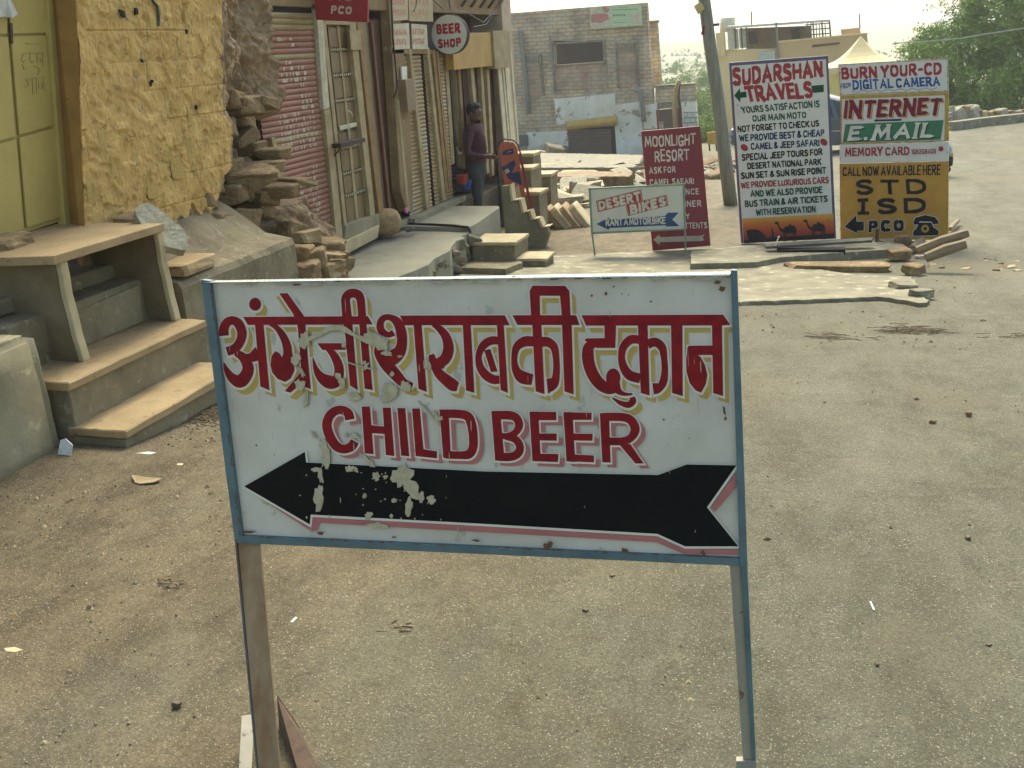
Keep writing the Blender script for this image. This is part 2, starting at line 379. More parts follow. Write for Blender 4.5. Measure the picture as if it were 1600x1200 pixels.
# distant dune ridges
M_dune=mat('desert_dune',(.36,.33,.22),(.15,.18,.09),.02,.95,0,detail=8,ramp=(.38,.55))
def ridge(name,y,x0,x1,h,seed,base=-8,dep=120):
    vs=[];fs=[];N=70
    for i in range(N+1):
        x=x0+(x1-x0)*i/N
        hh=h*(.55+.9*noise.noise(Vector((x*.004,seed,0)))+.25*noise.noise(Vector((x*.02,seed,1))))*min(1,min(i,N-i)/8)
        for k in range(7):
            t=k/6; vs.append((x,y-dep/2+dep*t+6*noise.noise(Vector((x*.03,k,seed))),base+(hh-base)*math.sin(PI*t)**1.3))
    for i in range(N):
        for k in range(6): a=i*7+k; fs.append((a,a+7,a+8,a+1))
    tag(mk(name,vs,fs,M_dune,sm=True),kind='structure')
ridge('hills',900,-600,560,10,3.3)
ridge('hills',620,-80,600,7.5,8.1)
ridge('hills',400,-420,240,1.5,5.1)
# ================================================================ pebbles and grit
def scatter(name,n,area,smin,smax,mats,seed,flat=.6,dens=None):
    rnd=random.Random(seed); mb=MB()
    while n>0:
        x=rnd.uniform(area[0],area[1]); y=area[2]+(area[3]-area[2])*rnd.random()**1.5
        if dens and rnd.random()>dens(x,y): continue
        n-=1; s=rnd.uniform(smin,smax)*rnd.choice((.6,.8,1,1,1.5)); z=gz(x,y); a=rnd.uniform(0,PI)
        k=[(math.cos(a+q*PI/2)*s*rnd.uniform(.6,1.2),math.sin(a+q*PI/2)*s*rnd.uniform(.6,1.2)) for q in range(4)]
        vs=[(x+u,y+v,z-.002) for u,v in k]+[(x+k[0][0]*.3,y+k[0][1]*.3,z+s*flat*rnd.uniform(.6,1.2)),(x+k[2][0]*.4,y+k[2][1]*.4,z+s*flat*rnd.uniform(.5,1.1))]
        mb.add(vs,[(0,1,4),(1,2,5,4),(2,3,5),(3,0,4,5)],rnd.randrange(len(mats)))
    return tag(mb.build(name,mats),kind='stuff')
M_pb1=mat('pebble_pale',(.55,.5,.38),None,30,.8,0); M_pb2=mat('pebble_dark',(.12,.085,.055),None,30,.8,0); M_pb3=mat('pebble_tan',(.34,.27,.17),None,30,.8,0)
M_leafdry=mat('dry_leaf_litter',(.19,.145,.09),(.11,.08,.05),30,.9,0)
scatter('gravel',5200,(-4,3.2,1.2,9),.0022,.0048,[M_pb1,M_pb3,M_pb3,M_pb2],11,dens=lambda x,y:1 if x<.9 or y<6 else .4)
scatter('gravel',260,(-4,3,1.3,9),.006,.013,[M_pb3,M_pb2,M_pb3],12)
scatter('dirt_crumbs',2200,(-3.5,-1.2,2.2,5.6),.004,.012,[M_rock,M_pb3,M_leafdry,M_rockg],13,dens=lambda x,y: max(0,1-abs(x+3.0)/1.1)**1.5)
scatter('dirt_crumbs',380,(-3.3,2.4,6.2,11.5),.006,.016,[M_rock,M_pb3,M_rockg],14,dens=lambda x,y: .25+.75*(noise.noise(Vector((x*1.5,y*1.5,2)))>.15))
# ================================================================ the front sign
hS=Vector((.9985,.052,.012)).normalized(); vS=Vector((.053,-.117,-.992)).normalized()
P0=atZ(1180,1228,0.0)
B=Board(P0,hS,vS)
nS=B.n
signA=thing('shop_sign','white board sign in the foreground with maroon Hindi words and a black arrow','sign',(P0.x-.5,P0.y,0))
# panel, set a little back from the frame's face
mb=MB(); B.slab(mb,[(326,440),(1146,428),(1160,876),(374,838)],.0025)
panel=mb.build('panel',M_white,signA)
def frame_bar(quad,name,th=.022,front=.012,mt=M_blue,bev=.0015,par=None):
    m_=MB(); B.slab(m_,quad,th,front=front); return m_.build(name,mt,par or signA,bevel=bev)
frame_bar([(318,436),(332,438),(383,846),(370,841)],'frame_bar')
M_gloss=mat('sky_sheen_top_rail',(.80,.86,1.0),(.70,.76,.9),12,.25,.05,60,.002,metal=.75); frame_bar([(332.5,441),(1141.5,430),(1141.5,426.5),(319,440)],'frame_bar',th=.042,front=.0135,mt=M_gloss)  # rail's sky reflection put into a pale metal colour, other bars stay blue
frame_bar([(1142,421),(1152,421.5),(1168,882),(1156,881.5)],'frame_bar')
frame_bar([(383.5,835),(1155.5,870),(1155.5,881.4),(371,846)],'frame_bar',front=.0115)
lay=MB()
R1=(5.926,330,440); R2=(5.926,560,440); R3=(5.715,780,430); R4=(6.154,900,460); R5=(5.714,480,620); R6=(5.714,750,620)
def Pp(R,*pts): return ('P',Q(*R,*pts))
def Ss(R,*pts,k=5): return ('S',catmull([(R[1]+x/R[0],R[2]+y/R[0],w_/R[0]) for x,y,w_ in pts],k))
def Ell(R,cx,cy,rx,ry,n=18): return ('P',Q(*R,*[(cx+rx*math.cos(2*PI*i/n),cy+ry*math.sin(2*PI*i/n)) for i in range(n)]))
hindi=[
Ss(R1,(125,500,92),(122,440,90),(150,378,84),(205,358,80),(258,390,88),(290,470,88),(272,555,86),(222,618,86),(150,645,84)),
Ss(R1,(230,655,60),(300,700,84),(346,790,104),(325,870,116),(268,922,120),(195,885,84),(145,810,48),(120,742,8)),
Ss(R1,(290,705,76),(370,702,84),(425,675,120),(450,660,140)),
Pp(R1,(410,395),(490,395),(545,1005),(460,970)), Ell(R1,412,208,56,61),
Pp(R1,(300,325),(1455,318),(1500,395),(880,398),(345,400)),
Pp(R1,(635,108),(712,105),(860,310),(880,400),(800,400),(765,300)),
Ss(R1,(545,388,30),(610,425,50),(668,500,68),(705,590,80),(712,670,84),(700,740,100)),
Pp(R1,(598,640),(562,690),(552,770),(570,840),(620,900),(690,927),(742,895),(776,820),(770,720),(750,640),(680,650),(664,705),(638,660)),
Pp(R1,(803,398),(878,398),(888,570),(928,992),(850,968),(818,560)), Pp(R1,(852,815),(850,930),(740,1027),(685,1012)),
Pp(R1,(985,568),(1250,568),(1250,630),(1035,632)),
Ss(R1,(1075,612,40),(1140,680,72),(1184,780,86),(1185,870,92),(1150,925,112),(1090,925,124),(1020,880,88),(975,810,52),(945,700,8)),
Pp(R1,(1230,395),(1312,395),(1362,1005),(1290,960),(1248,520)),
Ss(R1,(1265,350,90),(1253,230,85),(1250,155,82),(1280,115,84),(1320,105,84),(1365,120,84),(1388,165,78),(1396,250,74),(1404,345,74)),
Pp(R1,(1375,395),(1442,395),(1500,1003),(1425,988)),
Ss(R2,(330,470,60),(280,490,52),(215,450,70),(208,380,66),(240,335,60),(300,330,58),(365,375,85),(400,460,95),(408,560,96),(385,650,110),(330,715,110),(280,730,90)),
Ss(R2,(185,600,60),(200,660,100),(260,760,112),(340,850,108),(410,925,90),(470,955,64),(490,925,50)),
Pp(R2,(157,620),(205,588),(270,650),(380,590),(405,680),(318,772),(215,745)),
Pp(R2,(388,312),(1360,310),(1405,402),(430,402)),
Pp(R2,(515,400),(590,400),(637,1020),(560,990)),
Ss(R2,(690,400,26),(755,435,64),(815,510,84),(838,610,98),(815,700,104),(760,755,96)),
Ss(R2,(678,672,56),(700,740,72),(745,840,88),(820,910,104),(880,955,112),(925,970,84)),Pp(R2,(720,715),(800,660),(800,800),(720,815),(680,760)),
Pp(R2,(970,402),(1045,402),(1078,1028),(1000,1005)),
Ss(R2,(1300,545,72),(1230,545,78),(1160,590,76),(1118,680,60),(1128,780,70),(1180,860,84),(1250,903,84),(1310,905,76)),
Pp(R2,(1168,635),(1225,620),(1292,830),(1230,835)), Pp(R2,(1285,402),(1350,402),(1388,1030),(1320,1000)),
Pp(R3,(120,355),(690,355),(720,443),(165,443)), Pp(R3,(298,443),(380,443),(408,1060),(328,1035)),
Ss(R3,(310,590,88),(230,590,92),(160,640,72),(138,740,54),(152,840,72),(210,908,112),(300,930,96)),
Ss(R3,(370,600,88),(430,592,86),(492,640,72),(512,750,60),(512,880,64),(490,970,80),(452,1025,44)),
Pp(R3,(425,920),(470,915),(500,985),(450,1055),(437,1050)),
Pp(R3,(563,443),(650,443),(668,1062),(585,1035)),
Pp(R3,(287,360),(274,140),(300,92),(372,92),(365,182),(369,360)),Pp(R3,(300,93),(590,93),(556,182),(350,182)),Pp(R3,(545,182),(540,93),(592,93),(630,140),(640,360),(562,360)),
Pp(R4,(55,198),(1415,192),(1485,290),(1410,296),(100,298)),
Pp(R4,(275,298),(388,298),(380,512),(200,512),(84,440),(100,420),(277,418)),
Ss(R4,(190,468,60),(130,500,100),(116,570,114),(128,670,114),(172,780,114),(240,865,112),(320,905,104),(390,895,84)),
Ell(R4,360,800,70,92),Ss(R4,(378,860,96),(410,925,64),(470,955,36),(545,955,20)),
Ss(R4,(540,985,52),(548,1025,66),(505,1058,62),(435,1042,46),(380,1010,26),(342,988,5)),
Pp(R4,(597,296),(690,296),(710,970),(625,945)),
Ss(R4,(620,435,78),(530,432,86),(460,500,78),(440,600,68),(462,700,82),(520,775,96),(620,805,92)),
Ss(R4,(690,480,88),(760,455,86),(828,505,80),(850,620,62),(855,740,66),(838,845,76),(790,918,60),(755,940,30)),
Pp(R4,(735,850),(795,850),(800,925),(750,962)),
Pp(R4,(915,296),(1025,296),(1028,975),(925,945)),
Pp(R4,(1080,490),(1320,488),(1320,580),(1165,580),(1070,600)),
Pp(R4,(1075,500),(1060,620),(1063,740),(1095,850),(1150,920),(1205,942),(1250,860),(1265,770),(1240,670),(1200,600),(1160,570)),
Pp(R4,(1308,296),(1405,296),(1415,975),(1320,945))]
child=[
Ss(R5,(388,200,86),(370,140,82),(300,112,76),(225,145,82),(184,230,86),(202,330,86),(260,428,86),(330,462,80),(400,440,84),(432,392,80)),
Pp(R5,(492,82),(568,82),(600,508),(520,500)),Pp(R5,(680,92),(752,92),(785,525),(708,515)),Pp(R5,(570,247),(700,262),(705,328),(580,320)),
Pp(R5,(810,95),(882,97),(918,528),(845,520)),Pp(R5,(942,100),(1012,100),(1045,462),(1165,482),(1165,545),(975,525)),
Pp(R5,(1185,108),(1268,110),(1290,548),(1220,540)),
Ss(R5,(1230,146,76),(1370,150,78),(1440,172,82),(1472,240,84),(1488,350,80),(1485,450,80),(1450,506,82),(1380,516,70),(1240,512,70)),
Pp(R6,(105,122),(185,122),(225,565),(140,565)),
Ss(R6,(150,160,78),(280,162,78),(335,192,74),(353,250,74),(325,310,62),(260,342,54),(180,345,54)),
Ss(R6,(230,350,56),(320,375,68),(360,435,70),(345,498,76),(280,530,76),(170,530,76)),
Pp(R6,(445,127),(525,127),(548,572),(472,570)),Pp(R6,(445,127),(685,130),(687,205),(450,205)),Pp(R6,(530,322),(690,322),(690,388),(530,385)),Pp(R6,(470,500),(705,505),(700,578),(472,570)),
Pp(R6,(748,132),(830,132),(855,578),(775,570)),Pp(R6,(748,132),(1000,137),(1000,202),(750,202)),Pp(R6,(830,322),(1010,325),(1008,388),(830,385)),Pp(R6,(775,505),(1022,518),(1020,580),(775,570)),
Pp(R6,(1072,140),(1155,140),(1170,582),(1095,580)),
Ss(R6,(1110,175,75),(1270,176,75),(1350,205,80),(1388,285,82),(1352,358,72),(1280,390,70),(1150,392,72)),
Pp(R6,(1245,420),(1345,415),(1465,590),(1390,590))]
arrow=('P',[(383,759),(478,705),(480,721.5),(757,735.5),(1029,741),(1073.5,724.5),(1151,726),(1105,791.5),(1154,852.5),(1070.6,852.5),(1027.5,833),(740,816.5),(487,803),(485.5,818.5)])
M_signmats=[M_ochre,M_line,M_red]
l1=MB()
B.paint(l1,hindi,.6,8.5,10.5,0); B.paint(l1,[('P',Q(*R1,(605,140),(638,135),(740,290),(705,285)))],0,0,0,0)
B.paint(l1,hindi,2.6,.6,1.2,1); B.paint(l1,hindi,0,0,0,2)
l1.build('hindi_lettering',M_signmats,panel)
l2=MB()
B.paint(l2,child,.3,8.5,7.5,0); B.paint(l2,child,2.0,.5,1,1); B.paint(l2,child,0,0,0,2)
l2.build('english_lettering',[M_pink,M_line,M_red],panel)
l3=MB()
B.paint(l3,[('P',[(381,760),(487,808),(489,806),(740,820),(1027,837),(1070,856),(1153,857),(1153,866),(1068,864),(1026,846),(740,829.5),(500,816),(497,828),(488,829)])],0,0,0,0)
B.paint(l3,[('P',[(1150,737),(1150,760),(1117,799),(1111,791)])],0,0,0,0)
B.paint(l3,[arrow],2.2,.6,1.4,1); B.paint(l3,[arrow],0,0,0,2)
l3.build('arrow',[M_pink,M_line,M_black],panel)
# flaked paste patches and rust blisters
rnd=random.Random(5)
def blob(cx,cy,rx,ry,ang=0,n=15,rough=.35):
    P=[]
    for i in range(n):
        t=2*PI*i/n; r=1+rnd.uniform(-rough,rough); x,y=rx*math.cos(t)*r,ry*math.sin(t)*r
        P.append((cx+x*math.cos(ang)-y*math.sin(ang),cy+x*math.sin(ang)+y*math.cos(ang)))
    return ('P',P)
ch=MB()
R7=(3.478,300,680)
chips=[blob(500,775,7,20,.1,17,.3),blob(502,741,4,12,-.2),blob(497,732,7,4),blob(548,731,7,5),blob(558,733,3,4),blob(589,743,6,6),blob(604,744,4,3),
 blob(630,742,15,17,.3,19,.3),blob(645,762,9,19,-.35,17,.3),blob(640,790,5,14,.1),blob(660,776,4,9,0),blob(675,779,6,6),blob(571,773,3,4),blob(617,781,5,4),blob(577,805,6,7,.2),blob(594,820,15,5,.05),blob(613,805,2.5,3),
 blob(580,722,10,3.5,.7),blob(570,712,8,3,.6),blob(511,710,7,22,-.1,17,.25),blob(505,695,4,9,-.3),blob(492,678,3,6,-.5),blob(556,680,8,3.5,.3),blob(542,679,3,3),
 blob(612,610,13,12,0,17,.3),blob(605,622,9,7),blob(554,619,10,7,.2),blob(480,624,4,13,.1),blob(470,601,8,9,.3) ,blob(466,557,6,8),blob(478,530,9,12,.2),blob(464,563,8,7),blob(473,580,3,10,-.5),
 ('S',catmull([(478,532,6),(500,522,7),(520,512,8),(538,513,9),(556,523,5),(575,531,9),(595,540,7)],4)),blob(585,527,18,9,.5,19,.3),blob(596,536,14,9,.2),blob(606,551,8,5,.2),
 blob(539,539,4,4),blob(536,596,5,9,-.2),blob(531,588,5,7),blob(634,602,6,8,.2),blob(639,604,5,6),blob(614,584,3.5,4),blob(571,566,3,3),blob(626,556,4,2),blob(667,566,3.5,9,.1),blob(672,572,3,6),
 ('S',[(655,625,1.5),(668,640,2.5),(680,655,4),(688,662,3)]),blob(683,650,4,8,-.4),blob(690,652,4,3),('S',catmull([(545,565,2),(570,573,2.5),(590,576,2)],3)),blob(574,571,3,6,.6)]
for i in range(26): chips.append(blob(rnd.gauss(590,70),rnd.uniform(730,812),rnd.uniform(.6,1.6),rnd.uniform(.6,1.8),0,7,.4))
B.k+=20
B.paint(ch,chips,.25,.15,.2,2); B.paint(ch,chips,0,0,0,0)
gr_=[]
for i in range(46): gr_.append(blob(rnd.uniform(345,1140),rnd.uniform(446,850),rnd.uniform(.3,.9),rnd.uniform(2,12),-.05,9,.5))
for i in range(40):
    t=rnd.random(); gr_.append(blob(340+t*795,444-t*11,rnd.uniform(4,16),rnd.uniform(1,4),0,10,.5))
B.paint(ch,gr_,0,0,0,3)
rs=[blob(x,y,rx,ry,a,11,.4) for x,y,rx,ry,a in [(857,850,8,4,.1),(861,846,4,3,0),(745,842,6,2,.1),(977,857,6,3,.2),(618,837,4,1.5,0),(392,829,9,2,0),(504,831,6,2,0),(1132,640,1.5,9,-.15),(1134,652,2,3,0),(1099,861,4,3,.5),(1129,450,5,4,0),(1122,440,5,3,0),(466,444,6,1.5,0),(870,434,7,3,0),(905,434,9,1.6,0),(950,434,8,1.5,0),(810,432,9,1.5,0),(342,530,2,5,0),(355,640,2,8,0),(367,745,2,10,0),(341,520,3,4,0)]]
rs+=[blob(x,y,r,r,0,8,.2) for x,y,r in [(926,461,1.8),(948,458,2.6),(960,447,1.5),(973,458,1.2),(983,460,1),(1018,470,1.8),(1038,654,1.8),(404,694,1.5),(432,709,1),(1077,683,1),(906,636,.8),(447,550,.8)]]
for i in range(70):
    t=rnd.random(); rs.append(blob(385+t*770,835+t*34+rnd.uniform(-1,1),rnd.uniform(1,6),rnd.uniform(.4,1.2),.05,8,.4))
for i in range(34):
    t=rnd.random(); rs.append(blob(333+t*46,441+t*392,rnd.uniform(.5,1.4),rnd.uniform(1,6),-.1,8,.4))
for i in range(26):
    t=rnd.random(); rs.append(blob(335+t*805,441-t*11,rnd.uniform(2,7),rnd.uniform(.4,1.1),0,8,.4))
for i in range(60): rs.append(blob(rnd.uniform(350,1140),rnd.uniform(450,850),rnd.uniform(.3,.8),rnd.uniform(.3,.8),0,6,.3))
B.paint(ch,rs,0,0,0,1)
fp_=ch.build('flaked_patches',[M_cream,mat('rust_stain',(.16,.075,.035),(.10,.045,.02),30,.9,0),mat('patch_edge',(.20,.15,.10),(.13,.10,.06),30,.9,0),mat('grime',(.44,.41,.37),(.36,.33,.29),40,.9,0)],panel); fp_['kind']='stuff'
# legs : angle section on the left, thin post on the right
def leg(quad,th,name,mt,front=-.003,par=signA):
    m_=MB(); B.slab(m_,quad,th,front=front); return m_.build(name,mt,par,bevel=.001)
def foot(a): p=atZ(a[0],a[1],-.004); return p
m_=MB(); m_.prism([B.pt(370,842,-.003),B.pt(404,843.5,-.003),foot((441,1245)),foot((408,1245))],-nS*.006); m_.build('leg',M_wood,signA,bevel=.001)
m_=MB(); m_.prism([B.pt(366.5,841.5,.001),B.pt(369.6,841.5,.001),foot((407.5,1243)),foot((404,1243))],-nS*.03); m_.build('leg_edge',mat('leg_edge_steel',(.06,.10,.12),(.10,.05,.03),12,.6,.2,60,.002),signA,bevel=.001)
leg([(1140,882),(1156.6,882),(1181,1236),(1164,1236)],.006,'leg',M_legr)
frame_bar([(1157,882),(1167.4,882),(1183,1236),(1178,1236)],'leg_edge',th=.028,front=.004)
# splayed feet of the left leg
fl=MB(); A=B.pt(401,1104,.045); C_=atZ(380,1275,0.0); fl.bar(A,C_+Vector((0,0,.0)),.030,.006); fl.build('brace',M_legw,signA,bevel=.001)['label']='short chipped white steel brace in front of the left leg'
fb=MB()
fb.prism([B.pt(428,1092,-.016),B.pt(433,1165,-.016),atZ(474,1238,.0),atZ(512,1222,.0),B.pt(478,1168,-.02).lerp(atZ(480,1172,0),.0)],-nS*.005)
fb.build('brace',M_rust,signA,bevel=.001)['label']='rusty brown brace splayed behind the left leg'
ft=MB(); ft.prism([B.pt(1150,1187,.006),B.pt(1181,1187,.006),B.pt(1184,1240,.006),B.pt(1152,1240,.006)],-nS*.02); ft.build('foot_plate',M_legw,signA,bevel=.001)
# ================================================================ left: yellow building, bench, steps
XW=-3.85; XD=-4.02; XF=-4.2

def wall_mat():
    m=bpy.data.materials.new('flaking_yellow_paint'); m.use_nodes=True; n=m.node_tree.nodes; l=m.node_tree.links; b=n['Principled BSDF']; b.inputs['Roughness'].default_value=.9
    tc=n.new('ShaderNodeTexCoord'); V=tc.outputs['Object']
    def nz(sc,d,r=.65):
        t=n.new('ShaderNodeTexNoise'); t.inputs['Scale'].default_value=sc; t.inputs['Detail'].default_value=d; t.inputs['Roughness'].default_value=r; l.new(V,t.inputs['Vector']); return t.outputs[0]
    def ramp(x,a,b_,ca,cb):
        r=n.new('ShaderNodeValToRGB'); l.new(x,r.inputs[0]); r.color_ramp.elements[0].position=a; r.color_ramp.elements[1].position=b_
        r.color_ramp.elements[0].color=(*ca,1); r.color_ramp.elements[1].color=(*cb,1); return r.outputs[0]
    def mix(f,a,b_):
        x=n.new('ShaderNodeMix'); x.data_type='RGBA'; l.new(f,x.inputs[0]); l.new(a,x.inputs[6]); l.new(b_,x.inputs[7]); return x.outputs[2]
    at=n.new('ShaderNodeAttribute'); at.attribute_name='paint'
    yel=ramp(nz(7,7),.32,.68,(.42,.255,.06),(.70,.47,.145))
    yel=mix(ramp(nz(22,6),.60,.68,(0,0,0),(.8,.8,.8)),yel,ramp(nz(9,3),.3,.7,(.40,.20,.06),(.5,.33,.14)))
    yel=mix(ramp(nz(3.2,8,.75),.66,.70,(0,0,0),(.9,.9,.9)),yel,ramp(nz(9,3),.3,.7,(.38,.34,.25),(.5,.46,.34)))
    yel=mix(ramp(nz(46,6,.7),.27,.32,(.8,.8,.8),(0,0,0)),yel,ramp(nz(9,3),.3,.7,(.12,.07,.02),(.2,.12,.045)))
    cem=ramp(nz(5,8),.3,.7,(.20,.13,.06),(.37,.265,.13))
    ad=n.new('ShaderNodeMath'); ad.operation='MULTIPLY_ADD'; l.new(nz(11,8,.75),ad.inputs[0]); ad.inputs[1].default_value=.9; l.new(at.outputs['Fac'],ad.inputs[2])
    f=ramp(ad.outputs[0],.70,.735,(0,0,0),(1,1,1))
    l.new(mix(f,cem,yel),b.inputs['Base Color'])
    bp=n.new('ShaderNodeBump'); bp.inputs['Strength'].default_value=.7; bp.inputs['Distance'].default_value=.015; l.new(nz(38,9,.75),bp.inputs['Height']); l.new(bp.outputs[0],b.inputs['Normal'])
    return m
M_yel=wall_mat()
M_door=mat('yellow_green_door_paint',(.50,.385,.125),(.42,.315,.10),3,.55,.12,30,.002,spots=(.36,.27,.08),sscale=13,sthr=.7)
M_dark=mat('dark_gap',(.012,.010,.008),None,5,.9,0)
M_jamb=mat('orange_limewash',(.36,.20,.045),(.24,.125,.03),6,.9,.5,30,.008,spots=(.15,.07,.02),sscale=12,sthr=.66)
M_plast=mat('yellow_painted_stone',(.54,.38,.12),(.40,.25,.09),9,.9,.6,30,.015,spots=(.3,.2,.1),sscale=16,sthr=.62)
bldY=thing('yellow_building','crumbling old building front in flaking yellow limewash with a yellow green metal door','building',(XW,5.0,0))
# wall sheet with pits, joints and a ragged lower edge
vs=[];fs=[];pa=[]
Y0,Y1,NY=4.86,7.5,320; Z0,Z1,NZ=-.35,2.75,340
JB=[atX(118,0,XW),atX(131,350,XW)]
def yl(z): a,b_=JB; t=(z-a.z)/(b_.z-a.z); return a.y+(b_.y-a.y)*t
CE=[(atX(x,y,XW).z,atX(x,y,XW).y) for x,y in ((352,-60),(348,0),(347,90),(347,160),(356,190),(362,215),(362,262),(350,275),(345,300),(330,330))][::-1]
def yc(z):
    if z<=CE[0][0]: return CE[0][1]
    for (z0,y0_),(z1,y1_) in zip(CE,CE[1:]):
        if z<=z1: return y0_+(y1_-y0_)*(z-z0)/max(1e-6,z1-z0)
    return CE[-1][1]
def paint_edge(y):   # height where the paint gives way to grey cement
    return .66+.25*noise.noise(Vector((y*3.1,2,0)))+.18*noise.noise(Vector((y*9,5,0)))+ (.20*smooth((y-5.9)/.6))
for i in range(NY+1):
    for j in range(NZ+1):
        z=Z0+(Z1-Z0)*j/NZ; y=yl(z)+(Y1-yl(z))*i/NY; p=Vector((y,z,0)); x=XW
        x+=.016*noise.noise(p*2.1)+.006*noise.noise(p*7)+.005*noise.noise(p*24)+.005*noise.noise(Vector((y*60,z*26,2)))
        f1=noise.noise(p*4.5+Vector((9,0,0)))+.35*noise.noise(p*17); x+=.008*smooth((f1-.05)/.04)+.006*smooth((noise.noise(p*9+Vector((0,7,0)))+.3*noise.noise(p*30)-.12)/.05)
        a=noise.noise(p*13+Vector((4,4,4)));  x-=.035*max(0,a-.35)*2
        # courses of the stone behind the limewash
        row=int(math.floor((z+.05)/.17)); fz=((z+.05)/.17)%1; fy=((y+row*.13+.03*noise.noise(Vector((row,3,0))))/.30)%1
        if noise.noise(Vector((y*1.3,z*1.3,9)))>-.12:
            x-=.009*max(0,1-min(fz,1-fz)/.05)+.008*max(0,1-min(fy,1-fy)/.03)
        pe=paint_edge(y); d=z-pe
        if d<0: x-=.03-.05*smooth(-d/.25)       # flaked layer, then bulging cement apron
        if d<-.1: x+=min(.42,(-d-.1)*.62)*smooth((y-4.95)/.5)
        # crumbled far corner, falling back to the shutter
        e=yc(z)+.03*noise.noise(Vector((z*9,1,1))); q=smooth((y-e)/(.16)); x-=q*(.07+.22*smooth((y-e)/.7))+q*(.09*noise.noise(p*3.2)+.06*noise.noise(p*8)+.035*noise.noise(p*19))
        if y>e and z<1.25 and z>.55: x-=.18*smooth((y-e)/.2)*smooth((1.25-z)/.1)
        vs.append((x,y,z)); pa.append((.37 if d>0 else .37+d*3.2)*1.0 - (.6*smooth((y-e+.03)/.08)))
fs=[(i*(NZ+1)+j,(i+1)*(NZ+1)+j,(i+1)*(NZ+1)+j+1,i*(NZ+1)+j+1) for i in range(NY) for j in range(NZ)]
wl=mk('wall',vs,fs,M_yel,bldY,sm=False)
at=wl.data.attributes.new('paint','FLOAT','POINT'); at.data.foreach_set('value',pa)
MB().box((XW-.9,7.5,-.6),(XW-.46,7.75,2.75)).build('wall_end',M_rock,bldY)
jy=[(yl(z_),z_) for z_ in (.45,2.75)]
JA,JC=atX(82,0,XD),atX(110,350,XD)
def yb(z): return JA.y+(JC.y-JA.y)*(z-JA.z)/(JC.z-JA.z)
m_=MB(); m_.add([(XW+.006,jy[0][0]-.004,.45),(XW+.006,jy[1][0]-.004,2.75),(XD-.01,yb(2.75),2.75),(XD-.01,yb(.45),.45),(XW-.02,jy[0][0]+.06,.45),(XW-.02,jy[1][0]+.06,2.75),(XD-.01,jy[1][0]+.09,2.75),(XD-.01,jy[0][0]+.09,.45)],[(0,1,2,3),(4,7,6,5),(0,4,5,1),(1,5,6,2),(2,6,7,3),(3,7,4,0)])
m_.build('door_jamb',M_jamb,bldY,bevel=.008); MB().box((XW-.9,5.0,-.4),(XW-.5,7.4,2.75)).build('backing_wall',M_rock,bldY)
MB().box((XD-.5,2.2,2.25),(XW,4.86,2.75)).build('lintel',M_plast,bldY,bevel=.01)
# flaked paint cakes and proud stones as separate pieces
rk=[rockmesh('stone',M_plast,(1,1,1),s,2,.13) for s in range(6)]
rc=[rockmesh('stone',M_rock,(1,1,1),20+s,2,.14) for s in range(6)]
def stone_on_wall(px,py,w_,h_,mesh,dep=.12,X=XW+.0,rot=0,ax=0):
    p=atX(px,py,X); return obj_from('stone',mesh,bldY,(p.x-dep*.5,p.y,p.z-h_/2),(rot,0,random.uniform(-.15,.15)),(dep,w_,h_))
for px,py,w_,h_ in [(195,290,.17,.12),(225,288,.10,.13),(182,262,.14,.14),(215,250,.2,.12),(258,235,.12,.15),(292,232,.10,.14),(318,218,.11,.13),(330,268,.11,.15),(240,300,.12,.07),(152,300,.09,.10),(142,305,.07,.11),(165,230,.10,.16),(278,262,.12,.12),(345,250,.07,.10),(205,215,.16,.10),(300,185,.14,.10)]:
    stone_on_wall(px,py,w_,h_,random.choice(rk),.05,XW+.004,random.uniform(-.06,.06))
for px,py,w_,h_,dep,X in [(330,312,.16,.12,.15,XW+.03),(345,285,.12,.16,.2,XW),(362,200,.16,.13,.25,XW-.03),(400,165,.32,.13,.32,XW+.0),(425,160,.16,.08,.22,XW+.04),(370,155,.2,.14,.25,XW-.05),(395,215,.22,.09,.2,XW-.16),(410,232,.16,.09,.24,XW-.12),(388,190,.2,.08,.2,XW-.2),(375,265,.18,.14,.22,XW-.02),(408,290,.24,.16,.25,XW-.05),(420,325,.22,.18,.28,XW-.03),(378,300,.2,.15,.25,XW+.02),(395,345,.3,.16,.3,XW+.04),(440,345,.22,.14,.25,XW-.03),(350,345,.2,.12,.2,XW+.08),(425,310,.2,.1,.2,XW+.02)]:
    stone_on_wall(px,py,w_,h_,random.choice(rc),dep*.8,X-.03,random.uniform(-.35,.35))
# stones jutting out of the broken corner
for px,py,dx,w_,h_,rz,rx in [(398,272,.36,.26,.09,.5,.25),(455,285,.36,.16,.085,-.25,-.05),(415,262,.3,.18,.09,.2,.0),(432,240,.25,.14,.08,-.1,.1),(440,298,.3,.2,.1,.3,.1)]:
    p=atX(px,py,XW+.02); obj_from('jutting_stone',random.choice(rc),bldY,(p.x-.02,p.y,p.z-h_/2),(rx,.0,rz),(dx,w_,h_))
# old peg holes with rags
for px,py,s in [(191,22,.035),(213,18,.028),(236,132,.02),(238,128,.014),(292,50,.02),(222,95,.014),(307,168,.02)]:
    p=atX(px,py,XW+.012); obj_from('hole',rockmesh('hole',M_dark,(1,1,1),int(px),1,.2),bldY,(p.x,p.y,p.z-s/2),(0,0,0),(.012,s,s*1.2))
dr=MB()
q=[atX(x,y,XW+.018) for x,y in [(236,-3),(246,10),(248,28),(247,40)]]
dr.tube(q,.010,6)
dr.build('peeling_cable',mat('dark_green_paint',(.06,.07,.05),None,20,.8,.2),bldY)
